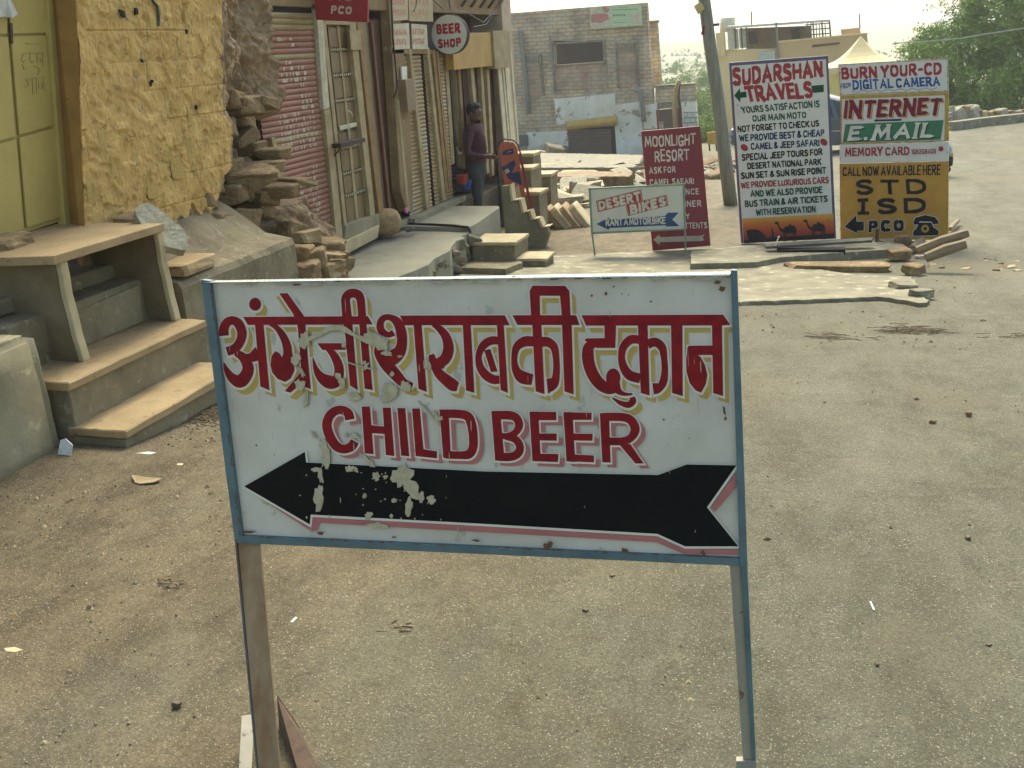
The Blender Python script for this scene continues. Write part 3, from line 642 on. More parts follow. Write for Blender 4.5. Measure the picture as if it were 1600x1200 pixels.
# metal door : frame, two leaves of two panels each, and their gaps
def panelX(name,px4,X,th,mt,par,bev=.003):
    m_=MB(); m_.prism([atX(x,y,X) for x,y in px4],(-th,0,0)); return m_.build(name,mt,par,bevel=bev)
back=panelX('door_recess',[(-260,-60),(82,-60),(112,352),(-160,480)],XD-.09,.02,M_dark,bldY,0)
door=panelX('door',[(-250,-60),(68,-60),(103,343),(42,362),(8,372),(-190,440)],XD-.03,.012,M_door,bldY,0)
for q in ([(14,-60),(66,-60),(71.5,51.5),(17,53)],[(18,57),(72,55.5),(84,196),(31,211)],[(31,215),(85,200),(99,338),(43,356)],[(-70,-60),(9,-60),(12,53),(-66,58)],[(-66,62),(13,57.5),(25,213),(-50,235)],[(-50,240),(26,217),(38,358),(-30,384)]):
    panelX('panel',q,XD-.012,.014,M_door,door,.004)
panelX('hinge',[(16.5,36),(20,36),(21,68),(17.5,68)],XD-.004,.012,M_rust,door,.001)
panelX('hinge',[(70,25),(76,25),(78,56),(73,56)],XD-.006,.008,M_door,door,.001)
panelX('door_frame',[(69,-60),(83,-60),(112,358),(103,360)],XD+.012,.05,M_door,bldY,.004)
sc=MB()
for st in [[(39,67),(50,69),(64,67)],[(32,84),(50,83),(69,84)],[(36,85),(33,93),(36,98),(39,94)],[(34,100),(37,108),(42,106)],[(47,84),(46,94),(50,99),(53,95)],[(57,84),(58,99)],[(52,103),(60,106),(61,113),(58,117)],[(58,92),(63,92),(64,98)],[(66,84),(67,102)],[(39,124),(55,122),(71,121)],[(41,125),(45,132),(40,136)],[(50,123),(51,148)],[(56,122),(57,146)],[(60,130),(66,130),(66,138),(60,137),(60,130)],[(68,121),(69,142)]]:
    for a,b_ in zip(st,st[1:]): sc.bar(atX(*a,XD-.0113),atX(*b_,XD-.0113),.0035,.001)
sc.build('chalk_scrawl',mat('scrawl',(.16,.15,.05),None,9,.9,0),door)
for x,y,s in []:
    p=atY(x+8,y,4.865); obj_from('hole',rockmesh('hole',M_dark,(1,1,1),int(y),1,.2),bldY,(XD+.07,4.857,p.z),(0,0,0),(s,.008,s))
# torn bill at the top left
m_=MB(); m_.prism([atX(-20,-20,XD+.03),atX(8,-20,XD+.03),atX(28,22,XD+.03),atX(20,28,XD+.05),atX(8,26,XD+.02),atX(-20,29,XD+.03)],(-.004,0,0)); m_.build('torn_bill',mat('paper_white',(.6,.6,.62),(.5,.48,.47),12,.8,.2),bldY)
# ---- cement apron along the wall
apr=thing('cement_plinth','low grey cement plinth running along the foot of the yellow wall','plinth',(-3.4,5.4,-.1))
vs=[];NYp=50
prof=[(-3.39,-.5),(-3.385,.05),(-3.39,.44),(-3.41,.475),(-3.47,.49),(-3.6,.52),(-3.72,.59),(-3.86,.70),(-3.95,.75)]
for i in range(NYp+1):
    y=4.78+1.32*i/NYp
    for k,(x,z) in enumerate(prof):
        n_=.012*noise.noise(Vector((y*4,k*.9,1)))+.006*noise.noise(Vector((y*14,k*2.1,1)))
        vs.append((x+n_,y,z+n_+(0.02*noise.noise(Vector((y*2,k,9))) if k>4 else 0)))
n_=len(prof); fs=[(i*n_+k,(i+1)*n_+k,(i+1)*n_+k+1,i*n_+k+1) for i in range(NYp) for k in range(n_-1)]
fs.append(tuple(range(NYp*n_,NYp*n_+n_))); fs.append(tuple(range(n_))[::-1])
mk('plinth_body',vs,fs,M_concd,apr,sm=False)
# ---- concrete block nearest the camera
cb=thing('concrete_block','worn grey concrete block wall at the left edge beside the lowest step','block',(-3.6,3.0,0))
vs=[];fs=[]
bm=bmesh.new(); bmesh.ops.create_cube(bm,size=1); bmesh.ops.bevel(bm,geom=list(bm.edges),offset=.05,segments=3,affect='EDGES'); bmesh.ops.subdivide_edges(bm,edges=bm.edges,cuts=5,use_grid_fill=True)
for v in bm.verts:
    v.co=Vector((-3.27-.62*(.5-v.co.x)-(.02*(v.co.z+.5)),3.56-1.3*(.5-v.co.y),-.08+.615*(v.co.z+.5))); v.co+=noise.noise_vector(v.co*3)*.012+noise.noise_vector(v.co*11)*.005
me=bpy.data.meshes.new('block_body'); bm.to_mesh(me); bm.free(); me.materials.append(M_conc); me.polygons.foreach_set('use_smooth',[True]*len(me.polygons)); obj_from('block_body',me,cb,(0,0,0)).location=-cb.location
# ---- steps under the bench
st=thing('entrance_steps','two broad sandstone topped steps leading up below the yellow door','steps',(-3.3,4.1,0))
def slabb(name,a,b,mt,par,bev=.006,jit=.003):
    o=MB().box(a,b,0,jit).build(name,mt,par,bevel=bev,seg=1)
    if max(b[i]-a[i] for i in range(3))>.2:
        me=o.data; bm=bmesh.new(); bm.from_mesh(me); L=[e for e in bm.edges if e.calc_length()>.1]; bmesh.ops.subdivide_edges(bm,edges=L,cuts=14,use_grid_fill=True)
        off=Vector((hash(name)%7*0+a[0]*5,a[1]*5,a[2]*5))
        for v in bm.verts:
            q=v.co+off; c=noise.noise(q*11); v.co+=noise.noise_vector(q*6)*.0045+noise.noise_vector(q*23)*.003
        bm.to_mesh(me); bm.free()
    return o
slabb('tread',(-3.28,3.60,.028),(-2.965,4.62,.073),M_sand,st); slabb('riser',(-3.26,3.615,-.06),(-2.985,4.60,.026),M_concd,st,.003)
slabb('riser',(-3.9,3.62,-.06),(-3.245,4.72,.243),M_concd,st); slabb('tread',(-3.62,3.60,.2445),(-3.222,4.72,.288),M_sand,st)
slabb('riser',(-4.1,3.66,.05),(-3.56,4.74,.52),M_concd,st,.01)
slabb('riser',(-4.1,3.66,.5215),(-3.72,4.74,.60),M_concd,st,.01)
# ---- stone bench over the steps
bn=thing('stone_bench','sandstone slab shelf on rough stone uprights in front of the yellow door','bench',(-3.6,4.2,.285))
m_=MB(); m_.prism([(-3.375,3.835,.775),(-3.385,4.71,.775),(-4.08,4.78,.775),(-4.08,3.78,.775),(-3.62,3.80,.775)],(0,0,.042)); m_.build('slab',M_sand,bn,bevel=.005)
for y in (3.90,4.66):
    m_=MB(); pr=[(-3.40,.772),(-3.398,.70),(-3.403,.62),(-3.394,.52),(-3.390,.42),(-3.382,.36),(-3.375,.2885),(-3.98,.2885),(-3.98,.772)]
    m_.prism([(x-.035,y+.004,z) for x,z in pr],(0,.042,0)); up__=m_.build('upright',mat('shadowed_brown_slab',(.19,.145,.085),(.12,.09,.05),4,.9,.4,30,.01),bn,bevel=.006)  # darker stone, with the shadow under the slab also put into its colour
    m_=MB(); fr_=pr[:7]+[(x-.03,z) for x,z in pr[:7][::-1]]; m_.prism([(x,y,z) for x,z in fr_],(0,.05,0)); m_.build('broken_edge',M_sandp,up__,bevel=.006)
m_=MB(); m_.prism([(-3.57,3.96,.30),(-3.55,4.60,.30),(-3.55,4.62,.50),(-3.57,3.96,.47)],(.012,0,0)); m_.build('inner_riser',M_concd,bn,bevel=.004)
# stones lying here
def loose(name,label,cat,p,dims,rot,seed,mt,amp=.12,group=None,sub=3,sm=False):
    me=rockmesh(name,mt,dims,seed,sub,amp,sm=sm); o=obj_from(name,me,None,p,rot); return tag(o,label,cat,group)
p=atZ(14,392,.80); loose('stone','dark flat stone lying on the sandstone slab at the left edge','stone',(p.x-.02,p.y+.02,.817),(.16,.22,.055),(0,0,.2),41,M_rock)
# leaning slab with bored hole
ls=thing('leaning_slab','pale weathered stone slab with a bored hole leaning on the cement plinth','stone slab',(-3.52,4.95,.55))
bm=bmesh.new()
ou=[(-.05,-.20),(.06,-.19),(.085,-.05),(.07,.12),(.09,.2),(.02,.24),(-.05,.21),(-.07,.05),(-.085,-.1)]
N=24; 
def rp(k,r): return (r*math.cos(2*PI*k/N)+.01,r*math.sin(2*PI*k/N)+.01)
def outer(k):
    a=2*PI*k/N; c,s_=math.cos(a),math.sin(a); return (c*.088*(1+.12*math.sin(3*a+1)),s_*.235*(1+.06*math.sin(5*a)))
rings=[]
for zt in (0,.06):
    for fn in (lambda k:rp(k,.021),lambda k:outer(k)): rings.append([bm.verts.new((*fn(k),zt+.006*noise.noise(Vector((*fn(k),zt))*20))) for k in range(N)])
for k in range(N):
    j=(k+1)%N; a,b_,c_,d_=rings
    bm.faces.new((a[k],b_[k],b_[j],a[j])); bm.faces.new((c_[k],c_[j],d_[j],d_[k])); bm.faces.new((b_[k],d_[k],d_[j],b_[j])); bm.faces.new((a[k],a[j],c_[j],c_[k]))
bmesh.ops.recalc_face_normals(bm,faces=bm.faces); me=bpy.data.meshes.new('slab_body'); bm.to_mesh(me); bm.free(); me.materials.append(M_rockw)
# orient: long axis along image direction (215,325)->(285,400)
A=atX(212,330,-3.60); Bq=atX(284,398,-3.36); ax=(Bq-A).normalized(); nn=ax.cross(Vector((0,0,1))).cross(ax); nn=(nn+Vector((.55,-.45,0))).normalized(); xx=ax.cross(nn).normalized(); nn=xx.cross(ax)
o=obj_from('slab_body',me,ls,(0,0,0)); o.rotation_mode='QUATERNION'; o.rotation_quaternion=Matrix((xx,ax,nn)).transposed().to_quaternion(); o.location=(A+Bq)/2-ls.location
Lx=(Bq-A).length/.47; o.scale=(1.05,Lx,1)
p=atZ(300,425,.50); loose('stone','thick tan flat stone on the plinth below the leaning slab','stone',(-3.50,5.02,.485),(.20,.34,.075),(0,0,.05),44,M_sand,.08)
p=atX(205,345,-3.75); loose('stone','brown stone wedged behind the leaning pale slab','stone',(p.x,p.y,p.z-.06),(.14,.2,.1),(0,.2,.3),45,M_rock)
# rock heap where plinth meets platform
heap=[(498,385,.34,.24,.13,-3.62),(472,372,.2,.2,.10,-3.66),(515,405,.24,.2,.14,-3.52),(485,410,.26,.22,.16,-3.46),(470,400,.2,.2,.14,-3.5),(525,395,.16,.18,.12,-3.6),(500,420,.3,.2,.1,-3.42),(455,360,.2,.18,.12,-3.75),(535,410,.14,.16,.10,-3.55),(505,398,.3,.06,.03,-3.40),(478,425,.2,.2,.15,-3.40)]
kinds=['flat topped tan stone on top of the heap beside the platform','small brown stone against the foot of the yellow wall','rounded ochre stone at the platform side of the heap','large brown stone low in the heap by the plinth end','dark stone touching the end of the cement plinth','orange tan stone nearest the ornate door sill','wide stone at the bottom of the heap behind the sign','brown stone under the jutting wall stones','small orange stone at the right foot of the heap','pale sliver of stone lying across the heap','stone half hidden by the front sign below the heap']
for i,(px,py,a,b_,c_,X) in enumerate(heap):
    q=atX(px,py,X); loose('stone',kinds[i],'stone',(q.x,q.y,q.z-c_/2),(a,b_,c_),(random.uniform(-.2,.2),random.uniform(-.2,.2),random.uniform(-.6,.6)),60+i,[M_rock,M_sand,M_rock,M_rock][i%4],.13,'stones heaped at the broken wall corner')
# ================================================================ platform
ZP=-.09
pf=thing('shop_platform','grey cement platform with broken edge in front of the shuttered shops','platform',(-3.8,9.5,-.4))
def plat(name,outline,z0,z1,mt,par=pf,bev=.008):
    m_=MB(); m_.prism([(x,y,z0) for x,y in outline],(0,0,z1-z0)); return m_.build(name,mt,par,bevel=bev)
ragged=[(-3.30,7.9),(-3.27,8.15),(-3.31,8.4),(-3.29,8.75),(-3.36,9.0),(-3.40,9.25),(-3.36,9.4),(-3.44,9.5),(-3.42,9.72)]
plat('near_slab',[(-4.6,6.6),(-3.52,6.6),(-3.45,7.2)]+ragged+[(-4.6,9.86)],-.75,ZP-.045,M_platc)
plat('far_slab',[(-4.6,9.875),(-3.44,9.74),(-3.425,9.9),(-3.46,10.4),(-3.5,11.0),(-3.55,11.12),(-4.35,11.2),(-4.6,11.2)],-.85,ZP,M_platc)
# black pipe across and down the edge
m_=MB(); m_.tube([(-4.22,9.95,ZP+.0),(-3.9,9.86,ZP+.008),(-3.60,9.77,ZP+.01),(-3.43,9.715,ZP+.005),(-3.412,9.70,ZP-.03),(-3.40,9.69,ZP-.2),(-3.39,9.685,ZP-.42)],.015,8); o=m_.build('water_pipe',mat('black_pipe',(.02,.018,.016),None,9,.5,0),None,sm=True,origin=(-3.5,9.8,ZP)); tag(o,'thin black pipe lying across the cement platform and down its edge','pipe')
# rubble lumps in the broken edge
rgm=[rockmesh('lump',M_rockg,(1,1,1),90+s,2,.16) for s in range(5)]+[rockmesh('lump',M_rock,(1,1,1),97+s,2,.16) for s in range(3)]
for i in range(46):
    k=random.random(); y=7.9+1.8*k; obj_from('rubble_lump',random.choice(rgm),pf,(-3.33-.09*k+random.uniform(-.05,.06),y,ZP-.06-random.uniform(.06,.42)),(random.uniform(-.5,.5),random.uniform(-.5,.5),random.uniform(0,3)),(random.uniform(.05,.14),random.uniform(.06,.16),random.uniform(.04,.1)))
# boulder
q=atZ(605,365,ZP)
tag(obj_from('boulder',rockmesh('boulder',mat('boulder_stone',(.36,.24,.12),(.24,.16,.085),5,.9,.5,30,.01,spots=(.42,.34,.22),sscale=10,sthr=.6),(1,1,1),31,4,.07,sm=True),None,(q.x-.02,q.y,ZP-.02),(0,0,.5),(.33,.33,.27)),'round brown boulder on the platform beside the ornate door','boulder')
bo=bpy.data.objects['boulder']; 
for v in bo.data.vertices:
    c=Vector((v.co.x,v.co.y,v.co.z-.5)); c=c.lerp(c.normalized()*.52,.75); v.co=Vector((c.x,c.y,c.z+.5))
m_=MB()
for i in range(14):
    q2=atZ(632+random.uniform(-14,18),361+random.uniform(-2,2),ZP); m_.add([q2+Vector((random.uniform(-.05,.05),random.uniform(-.05,.05),random.uniform(0,.035))) for _ in range(4)],[(0,1,2),(0,2,3),(0,3,1)])
tag(m_.build('rag',mat('grey_rag',(.10,.095,.08),None,20,.9,.2),None,origin=tuple(atZ(632,361,ZP))),'crumpled dark grey rag beside the round boulder','rag')
# platform steps (tops coloured pale as if skylit) and sawtooth stringer
for lab,(x0,x1,y0,y1,zt) in zip(('wider pale topped step block against the platform end','lower pale topped step block nearest the street'),((-3.38,-2.93,9.62,10.1,-.22),(-2.91,-2.62,9.62,9.95,-.38))):
    t=thing('step_block',lab,'step',((x0+x1)/2,(y0+y1)/2,-.6))
    slabb('block',(x0,y0,-.9),(x1,y1,zt-.035),M_concd,t,.008); slabb('top_slab',(x0-.01,y0-.015,zt-.0335),(x1+.015,y1+.01,zt),M_sandp,t,.004)
sg=thing('stair_stringer','sawtooth cement stair side stepping down toward the street beyond the platform','stairs',(-3.2,11.6,-.8))
Ys=11.45
pts=[(785,300),(797,300),(803,330),(815,328),(821,352),(831,350),(836,366),(846,364),(853,380),(860,376),(858,420),(795,420)]
m_=MB(); P3=[atY(x,y,Ys) for x,y in [(783,291),(793,290),(797,316),(809,314),(815,335),(824,332),(829,345),(838,344),(845,357),(855,356),(858,365),(848,400),(792,400)]]
m_.prism(P3,(0,.10,0)); m_.build('stringer',M_conc,sg,bevel=.004)
for a,b_ in (((794,290),(798,315)),((798,315),(809,313.5)),((810,313),(815,334)),((816,334),(824,331)),((825,331),(829,344)),((830,344),(838,343)),((839,343),(845,356)),((846,356.5),(856,355))):
    m_=MB(); A=atY(*a,Ys-.02); C=atY(*b_,Ys-.02); m_.bar(A+Vector((.012,0,.006)),C+Vector((.012,0,.006)),.15,.022,up=(0,1,0)) if False else m_.prism([A,C,C+Vector((.028,0,.016)),A+Vector((.028,0,.016))],(0,.16,0)); m_.build('edge_slab',M_sandp,sg,bevel=.002)
# ================================================================ shop row facade  (x = XF)
M_fac=mat('ochre_facade',(.26,.18,.085),(.18,.115,.055),4,.85,.35,35,.006,spots=(.32,.27,.18),sscale=9,sthr=.62)
M_post=mat('cream_post',(.37,.30,.18),(.26,.19,.10),7,.75,.2,30,.003,spots=(.3,.2,.1),sscale=20,sthr=.66)
M_opost=mat('ochre_post',(.28,.175,.055),(.18,.10,.035),7,.7,.2,30,.003)
M_sred=mat('faded_red_slat',(.30,.125,.085),(.21,.085,.055),3,.55,.1,40,.002,streak=(1,1,8),spots=(.34,.22,.14),sscale=12,sthr=.64)
M_skh=mat('khaki_slat',(.32,.25,.13),(.23,.17,.08),3,.55,.1,40,.002,streak=(1,1,6),spots=(.28,.2,.09),sscale=14,sthr=.64)
M_swt=mat('slat_white_paint',(.50,.42,.35),(.40,.31,.25),9,.6,0)
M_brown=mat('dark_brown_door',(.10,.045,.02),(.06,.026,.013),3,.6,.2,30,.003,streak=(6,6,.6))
M_khd=mat('khaki_door',(.20,.135,.055),(.14,.09,.04),4,.55,.15,40,.002,streak=(5,5,.8))
shop=thing('shop_row','long shop front with painted roller shutters, an ornate door and dark doorways','building',(XF,10,ZP))
def up(px4,X,th,mt,name='post',par=shop,bev=.003): return panelX(name,px4,X,th,mt,par,bev)
def YpX(px,py,X): return atX(px,py,X).y
# masonry backing behind openings
MB().box((-8,7.3,-.8),(XF-.42,14.0,3.6)).build('back_wall',M_brown,shop)
MB().box((XF-.42,7.3,2.02),(XF-.012,13.9,3.6)).build('upper_wall',M_fac,shop,bevel=.01)
def shutter(ya,yb,z0,z1,X,pitch,name,red=None,par=shop,join=False,mt=None):
    """curved slats stacked from the sill up"""
    t=None
    prof=[(-.004,0),(.003,.10),(.008,.32),(.009,.6),(.005,.86),(-.005,.985)]
    def sl(zb):
        v=[];k=len(prof)
        for y in (ya,yb):
            for x,z in prof: v.append((X+x,y,zb+z*pitch))
        return v,[(i,i+k,i+k+1,i+1) for i in range(k-1)]
    n=int((z1-z0)/pitch); g=MB()
    meshes={}
    base=MB(); base.box((X-.03,ya-.02,z0),(X-.008,yb+.02,z1)); cur=base.build(name,M_dark,par)
    for i in range(n):
        zb=z0+i*pitch; v,f=sl(zb); m=(red(i,n) if red else mt)
        if join: g.add(v,f)
        else:
            if m.name not in meshes:
                o=mk('slat',v,f,m,cur,sm=True,origin=(X,ya,zb)); meshes[m.name]=o.data
            else: obj_from('slat',meshes[m.name],cur,(X,ya,zb))
    if join:
        o=g.build('slats',mt,cur,sm=True); tag(o,kind='stuff')
    return cur
# left red shutter
ya,yb=7.30,8.41; X1=XF-.03; pitch=.0455
def redf(i,n):
    z=-.05+i*pitch
    if z<.22: return M_skh
    if 1.86<z: return M_skh
    if .98<z<1.02: return M_skh
    if 1.62<z<1.66: return M_skh
    return M_sred
s1=shutter(ya,yb,-.07,2.02,X1,pitch,'roller_shutter',redf)
# brushed white lettering on the corrugation: dabs on each bulge
def dabs(cur,quad,cols,rows_,seed,th=.5,mt=M_swt,X=X1+.0103,dens=.72):
    rnd=random.Random(seed); m_=MB()
    for r in range(rows_):
        for c in range(cols):
            if rnd.random()>dens: continue
            u=(c+.5+rnd.uniform(-.25,.25))/cols; v=(r+.5)/rows_
            A=Vector(quad[0]).lerp(Vector(quad[1]),u); C=Vector(quad[3]).lerp(Vector(quad[2]),u); p=A.lerp(C,v)
            q=atX(p.x,p.y,X); k=round((q.z+.07-.020)/pitch); zc=-.07+k*pitch+.022
            h=pitch*rnd.uniform(.22,.34); w_=rnd.uniform(.008,.013); sk=rnd.uniform(-.012,.012)
            ex=rnd.choice((0,0,0,.02))
            m_.add([(X,q.y-w_,zc-h),(X,q.y+w_+ex,zc-h),(X+.0006,q.y+w_+sk+ex,zc+h),(X+.0006,q.y-w_+sk,zc+h)],[(0,1,2,3)])
    tag(m_.build('white_lettering',mt,cur),kind='stuff')
dabs(s1,[(430,60),(472,58),(474,72),(433,72)],8,2,1,dens=.5); dabs(s1,[(437,98),(476,98),(482,132),(440,136)],9,4,2)
dabs(s1,[(435,175),(490,165),(497,225),(440,250)],12,7,3,dens=.78); dabs(s1,[(470,150),(492,148),(494,170),(472,175)],4,3,4)
dabs(s1,[(462,292),(496,278),(502,325),(468,350)],8,6,5,dens=.75); dabs(s1,[(478,262),(498,255),(499,282),(480,290)],4,3,6,dens=.5)
up([(400,-20),(406,-20),(420,126),(414,126)],XF+.02,.06,M_post); up([(424,215),(430,214),(470,392),(463,396)],XF+.02,.06,M_post)
up([(492,-20),(501,-20),(515,168),(506,172)],XF+.012,.05,mat('white_peeling_post',(.52,.50,.45),(.38,.33,.24),9,.8,.2,30,.003)); up([(507,173),(516,169),(538,392),(528,398)],XF+.012,.05,M_post)
# small ledge
m_=MB(); q=atX(520,229,XF+.02); q2=atX(559,222,XF+.02); m_.box((XF,q.y,q.z-.012),(XF+.10,q2.y,q.z+.025)).bar((XF+.0,q.y+.03,q.z-.09),(XF+.085,q.y+.03,q.z-.014),.012,.012); m_.build('ledge',mat('dark_ledge',(.05,.022,.016),None,9,.7,.1),shop,bevel=.002)
# ornate metal door
od=MB().box((XF-.08,YpX(505,35,XF-.05),ZP+.10),(XF-.06,YpX(575,35,XF-.05),2.0)).build('ornate_door',M_khd,shop)
up([(504,34),(509,34),(545,372),(540,376)],XF+.0,.05,M_post,'door_post',od); up([(546,34),(556,36),(589,362),(582,364)],XF+.0,.05,M_post,'door_post',od)
up([(558,36),(566,37),(600,345),(594,347)],XF+.0,.05,M_opost,'door_post',od)
up([(507,33),(547,33),(547.5,39),(508,38)],XF-.0,.05,M_post,'door_head',od)
XL=XF-.055
def lerp2(a,b,t): return (a[0]+(b[0]-a[0])*t,a[1]+(b[1]-a[1])*t)
LT,LB=(510,39),(544,370); MT,MB_=(528,39),(561,365); RT,RB=(545,39),(578,356)
up([(527,39),(530,39),(563,362),(559,364)],XL+.02,.02,M_post,'centre_bead',od)
rows=[0,.118,.24,.36,.50,.585,.705,.81,1]
for a,b_,c_,d_ in ((LT,LB,MT,MB_),(MT,MB_,RT,RB)):
    for t0,t1 in zip(rows,rows[1:]):
        A=lerp2(a,b_,t0+.012); Bq=lerp2(c_,d_,t0+.012); C=lerp2(c_,d_,t1-.012); D=lerp2(a,b_,t1-.012)
        up([(A[0]+2,A[1]),(Bq[0]-2,Bq[1]),(C[0]-2,C[1]),(D[0]+2,D[1])],XL+.010,.012,M_khd,'door_panel',od)
sm_=MB()
for t in (.118,.24,.36,.585,.705,.81):
    A=lerp2(LT,LB,t); C=lerp2(RT,RB,t)
    for k in range(11):
        q=atX(*lerp2(A,C,(k+.5)/11),XL+.012); sm_.tube([(XL,q.y,q.z),(XL+.028,q.y,q.z)],.013,6)
tag(sm_.build('studs',mat('dull_brass',(.46,.42,.33),(.2,.17,.12),40,.5,0),od),kind='stuff')
up([(531,197),(557,191),(558.5,197),(532.5,204)],XL+.03,.02,mat('pale_latch',(.58,.55,.44),None,9,.5,0),'latch_bar',od)
m_=MB(); m_.tube([atX(543,172,XL+.04),atX(549,176,XL+.05),atX(551,183,XL+.04)],.006,6); m_.tube([atX(546,196,XL+.05),atX(546,218,XL+.05)],.006,6); m_.build('chain',mat('pale_latch',(.5,.5,.4)),od)
up([(541,352),(592,334),(594,350),(538,377)],XF+.03,.08,M_conc,'door_sill',shop); up([(536,379),(594,351),(590,372),(537,400)],XF+.05,.25,M_sandp,'door_step',shop,.01)
# notice board on post
up([(546,47),(563,47),(566,78),(549,78)],XF+.03,.012,M_post,'small_board')
# dark doorway with brown leaf
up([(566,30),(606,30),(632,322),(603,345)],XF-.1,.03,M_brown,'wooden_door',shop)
for a in (572,580): up([(a,35),(a+2.5,35),(a+32,338-(a-572)*.8),(a+29.5,340)],XF-.06,.03,mat('reddish_wood',(.17,.07,.03),None,6,.6,.1),'door_board',shop)
MB().box((XF-.35,9.68,ZP-.02),(XF+.02,10.35,ZP+.055)).build('threshold',M_conc,shop,bevel=.006)
# pier, conduit, switch box
up([(606,-20),(621,-20),(641,180),(646,328),(636,330),(626,300)],XF+.01,.1,M_fac,'pier'); 
m_=MB(); m_.tube([atX(x,y,XF+.05) for x,y in ((611,-20),(614,60),(618,100),(621,135),(616,152))],.009,6); m_.build('conduit',mat('black_pipe',(.02,.018,.016)),shop,sm=True)
sb=MB().box((XF+.01,10.02,1.05),(XF+.10,10.25,1.36)).build('switch_box',mat('brown_box',(.24,.17,.10),None,6,.6,.1),shop,bevel=.004)
up([(628,104),(636,104),(637,152),(630,153)],XF+.04,.02,M_line,'paper_tag')
# posters above the second shutters
for q,c in (([(611,-10),(637,-10),(638,31),(613,33)],(.52,.42,.3)),([(638.5,-10),(676,-10),(677,34),(640,33)],(.46,.38,.24)),([(613,38),(639,36),(641,76),(616,78)],(.56,.5,.42)),([(643,37),(667,39),(669,77),(645,77)],(.58,.53,.45))):
    pb=up(q,XF+.02,.012,mat('poster_%.2f'%c[0],c,tuple(x*.8 for x in c),12,.8,.1),'poster')
    bd=Board(atX(*q[0],XF+.021),Vector((0,1,0)),Vector((0,0,1))); m_=MB(); rnd=random.Random(int(q[0][0]))
    (x0,y0),(x1,y1),(x2,y2),(x3,y3)=q
    for r in range(2):
        for k in range(5):
            u=.12+.16*k; xx0=x0+(x1-x0)*u; yy=y0+(y3-y0)*(.2+.38*r); bd.paint(m_,[('S',[(xx0,yy,2.2),(xx0+rnd.uniform(-.6,.6),yy+9,2.2)]),('S',[(xx0-1,yy+rnd.choice((0,4,8)),1.5),(xx0+2.6,yy+rnd.choice((0,4,8)),1.5)])])
    m_.build('faded_print',mat('faded_red_print',(.50,.20,.15),(.42,.26,.18),20,.8,0),pb)
# second pair of shutters
M_sky=mat('worn_yellow_slat',(.36,.27,.13),(.27,.16,.10),2.5,.55,.1,40,.002,streak=(1,1.6,7),spots=(.26,.27,.22),sscale=6,sthr=.58)
shutter(10.12,10.80,-.05,1.60,XF-.03,.042,'roller_shutter',join=True,mt=M_sky); shutter(10.88,11.5,-.05,1.60,XF-.03,.042,'roller_shutter',join=True,mt=M_sky)
for q,m__ in (([(620,155),(624,155),(641,330),(637,330)],M_post),([(639,76),(643,76),(672,326),(667,327)],M_post),([(667,74),(671,74),(697,312),(692,313)],M_post),([(676,78),(680,78),(701,300),(697,302)],M_opost),([(682,80),(685,80),(706,296),(702,297)],M_opost)): up(q,XF+.015,.05,m__)
up([(611,76),(680,78),(680,84),(612,84)],XF+.01,.05,M_opost,'shutter_box')
MB().box((XF-.0,9.95,-.095),(XF+.10,11.6,-.03)).build('threshold',M_conc,shop,bevel=.006)
q=atX(635,328,XF+.12); MB().box((q.x-.012,q.y-.02,q.z-.03),(q.x+.012,q.y+.02,q.z+.02)).build('pink_smear',mat('pink_smear',(.6,.2,.5)),shop)
# beyond : dark shop, door posts, pilasters
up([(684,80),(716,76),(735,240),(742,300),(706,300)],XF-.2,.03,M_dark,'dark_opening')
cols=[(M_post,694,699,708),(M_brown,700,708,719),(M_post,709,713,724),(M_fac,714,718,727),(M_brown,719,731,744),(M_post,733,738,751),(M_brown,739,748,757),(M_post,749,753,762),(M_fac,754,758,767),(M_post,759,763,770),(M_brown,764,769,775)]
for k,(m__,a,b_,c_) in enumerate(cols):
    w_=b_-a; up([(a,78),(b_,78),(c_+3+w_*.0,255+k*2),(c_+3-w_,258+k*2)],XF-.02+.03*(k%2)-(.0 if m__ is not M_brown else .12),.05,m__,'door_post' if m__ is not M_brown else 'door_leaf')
up([(694,72),(777,78),(777,84),(694,86)],XF+.02,.1,M_fac,'beam')
MB().box((XF-.45,11.75,-.7),(XF+.0,14.0,-.14)).build('shop_floor',M_concd,shop,bevel=.01)
# pale pink end wall with stripes
M_pkw=mat('pale_pink_plaster',(.50,.41,.34),(.40,.31,.25),6,.85,.15)
pk=MB().box((-4.9,13.72,-1),(XF+.03,14.15,3.6)).build('end_pier',M_pkw,shop,bevel=.01)
for a,b_ in ((776,781),(783,785),(787,793),(797,799)): up([(a,78),(b_,78),(b_+13,232),(a+13,232)],XF+.045,.02,mat('cream_stripe',(.66,.6,.48)),'stripe',pk)
# orange sachets hanging
sa=thing('hanging_sachets','strips of orange snack sachets hanging in the far shop doorway','sachet strip',tuple(atX(771,90,XF+.12)))
msa=None
M_or=mat('orange_foil',(.62,.2,.03),(.5,.35,.25),30,.35,.1)
for s_,(xx,n__) in enumerate(((767,9),(773,10),(778,10))):
    for k in range(n__):
        q=atX(xx+k*.8,84+k*7.2,XF+.10+.02*s_)
        if msa is None: m_=MB().box((-.006,-.028,-.032),(.006,.028,.03),0,.004); o=m_.build('sachet',M_or,sa); msa=o.data; o.location=q-sa.location
        else: obj_from('sachet',msa,sa,q,(random.uniform(-.3,.3),random.uniform(-.2,.2),random.uniform(-.8,.8)))
# ochre fascia behind the round sign
MB().box((XF+.0,11.5,1.40),(XF+.10,12.95,1.80)).build('fascia',mat('ochre_fascia',(.42,.26,.05),(.34,.2,.04),4,.6,.1),shop,bevel=.004)
MB().box((XF+.0,12.97,1.36),(XF+.13,13.7,1.82)).build('fascia',M_post,shop,bevel=.004)
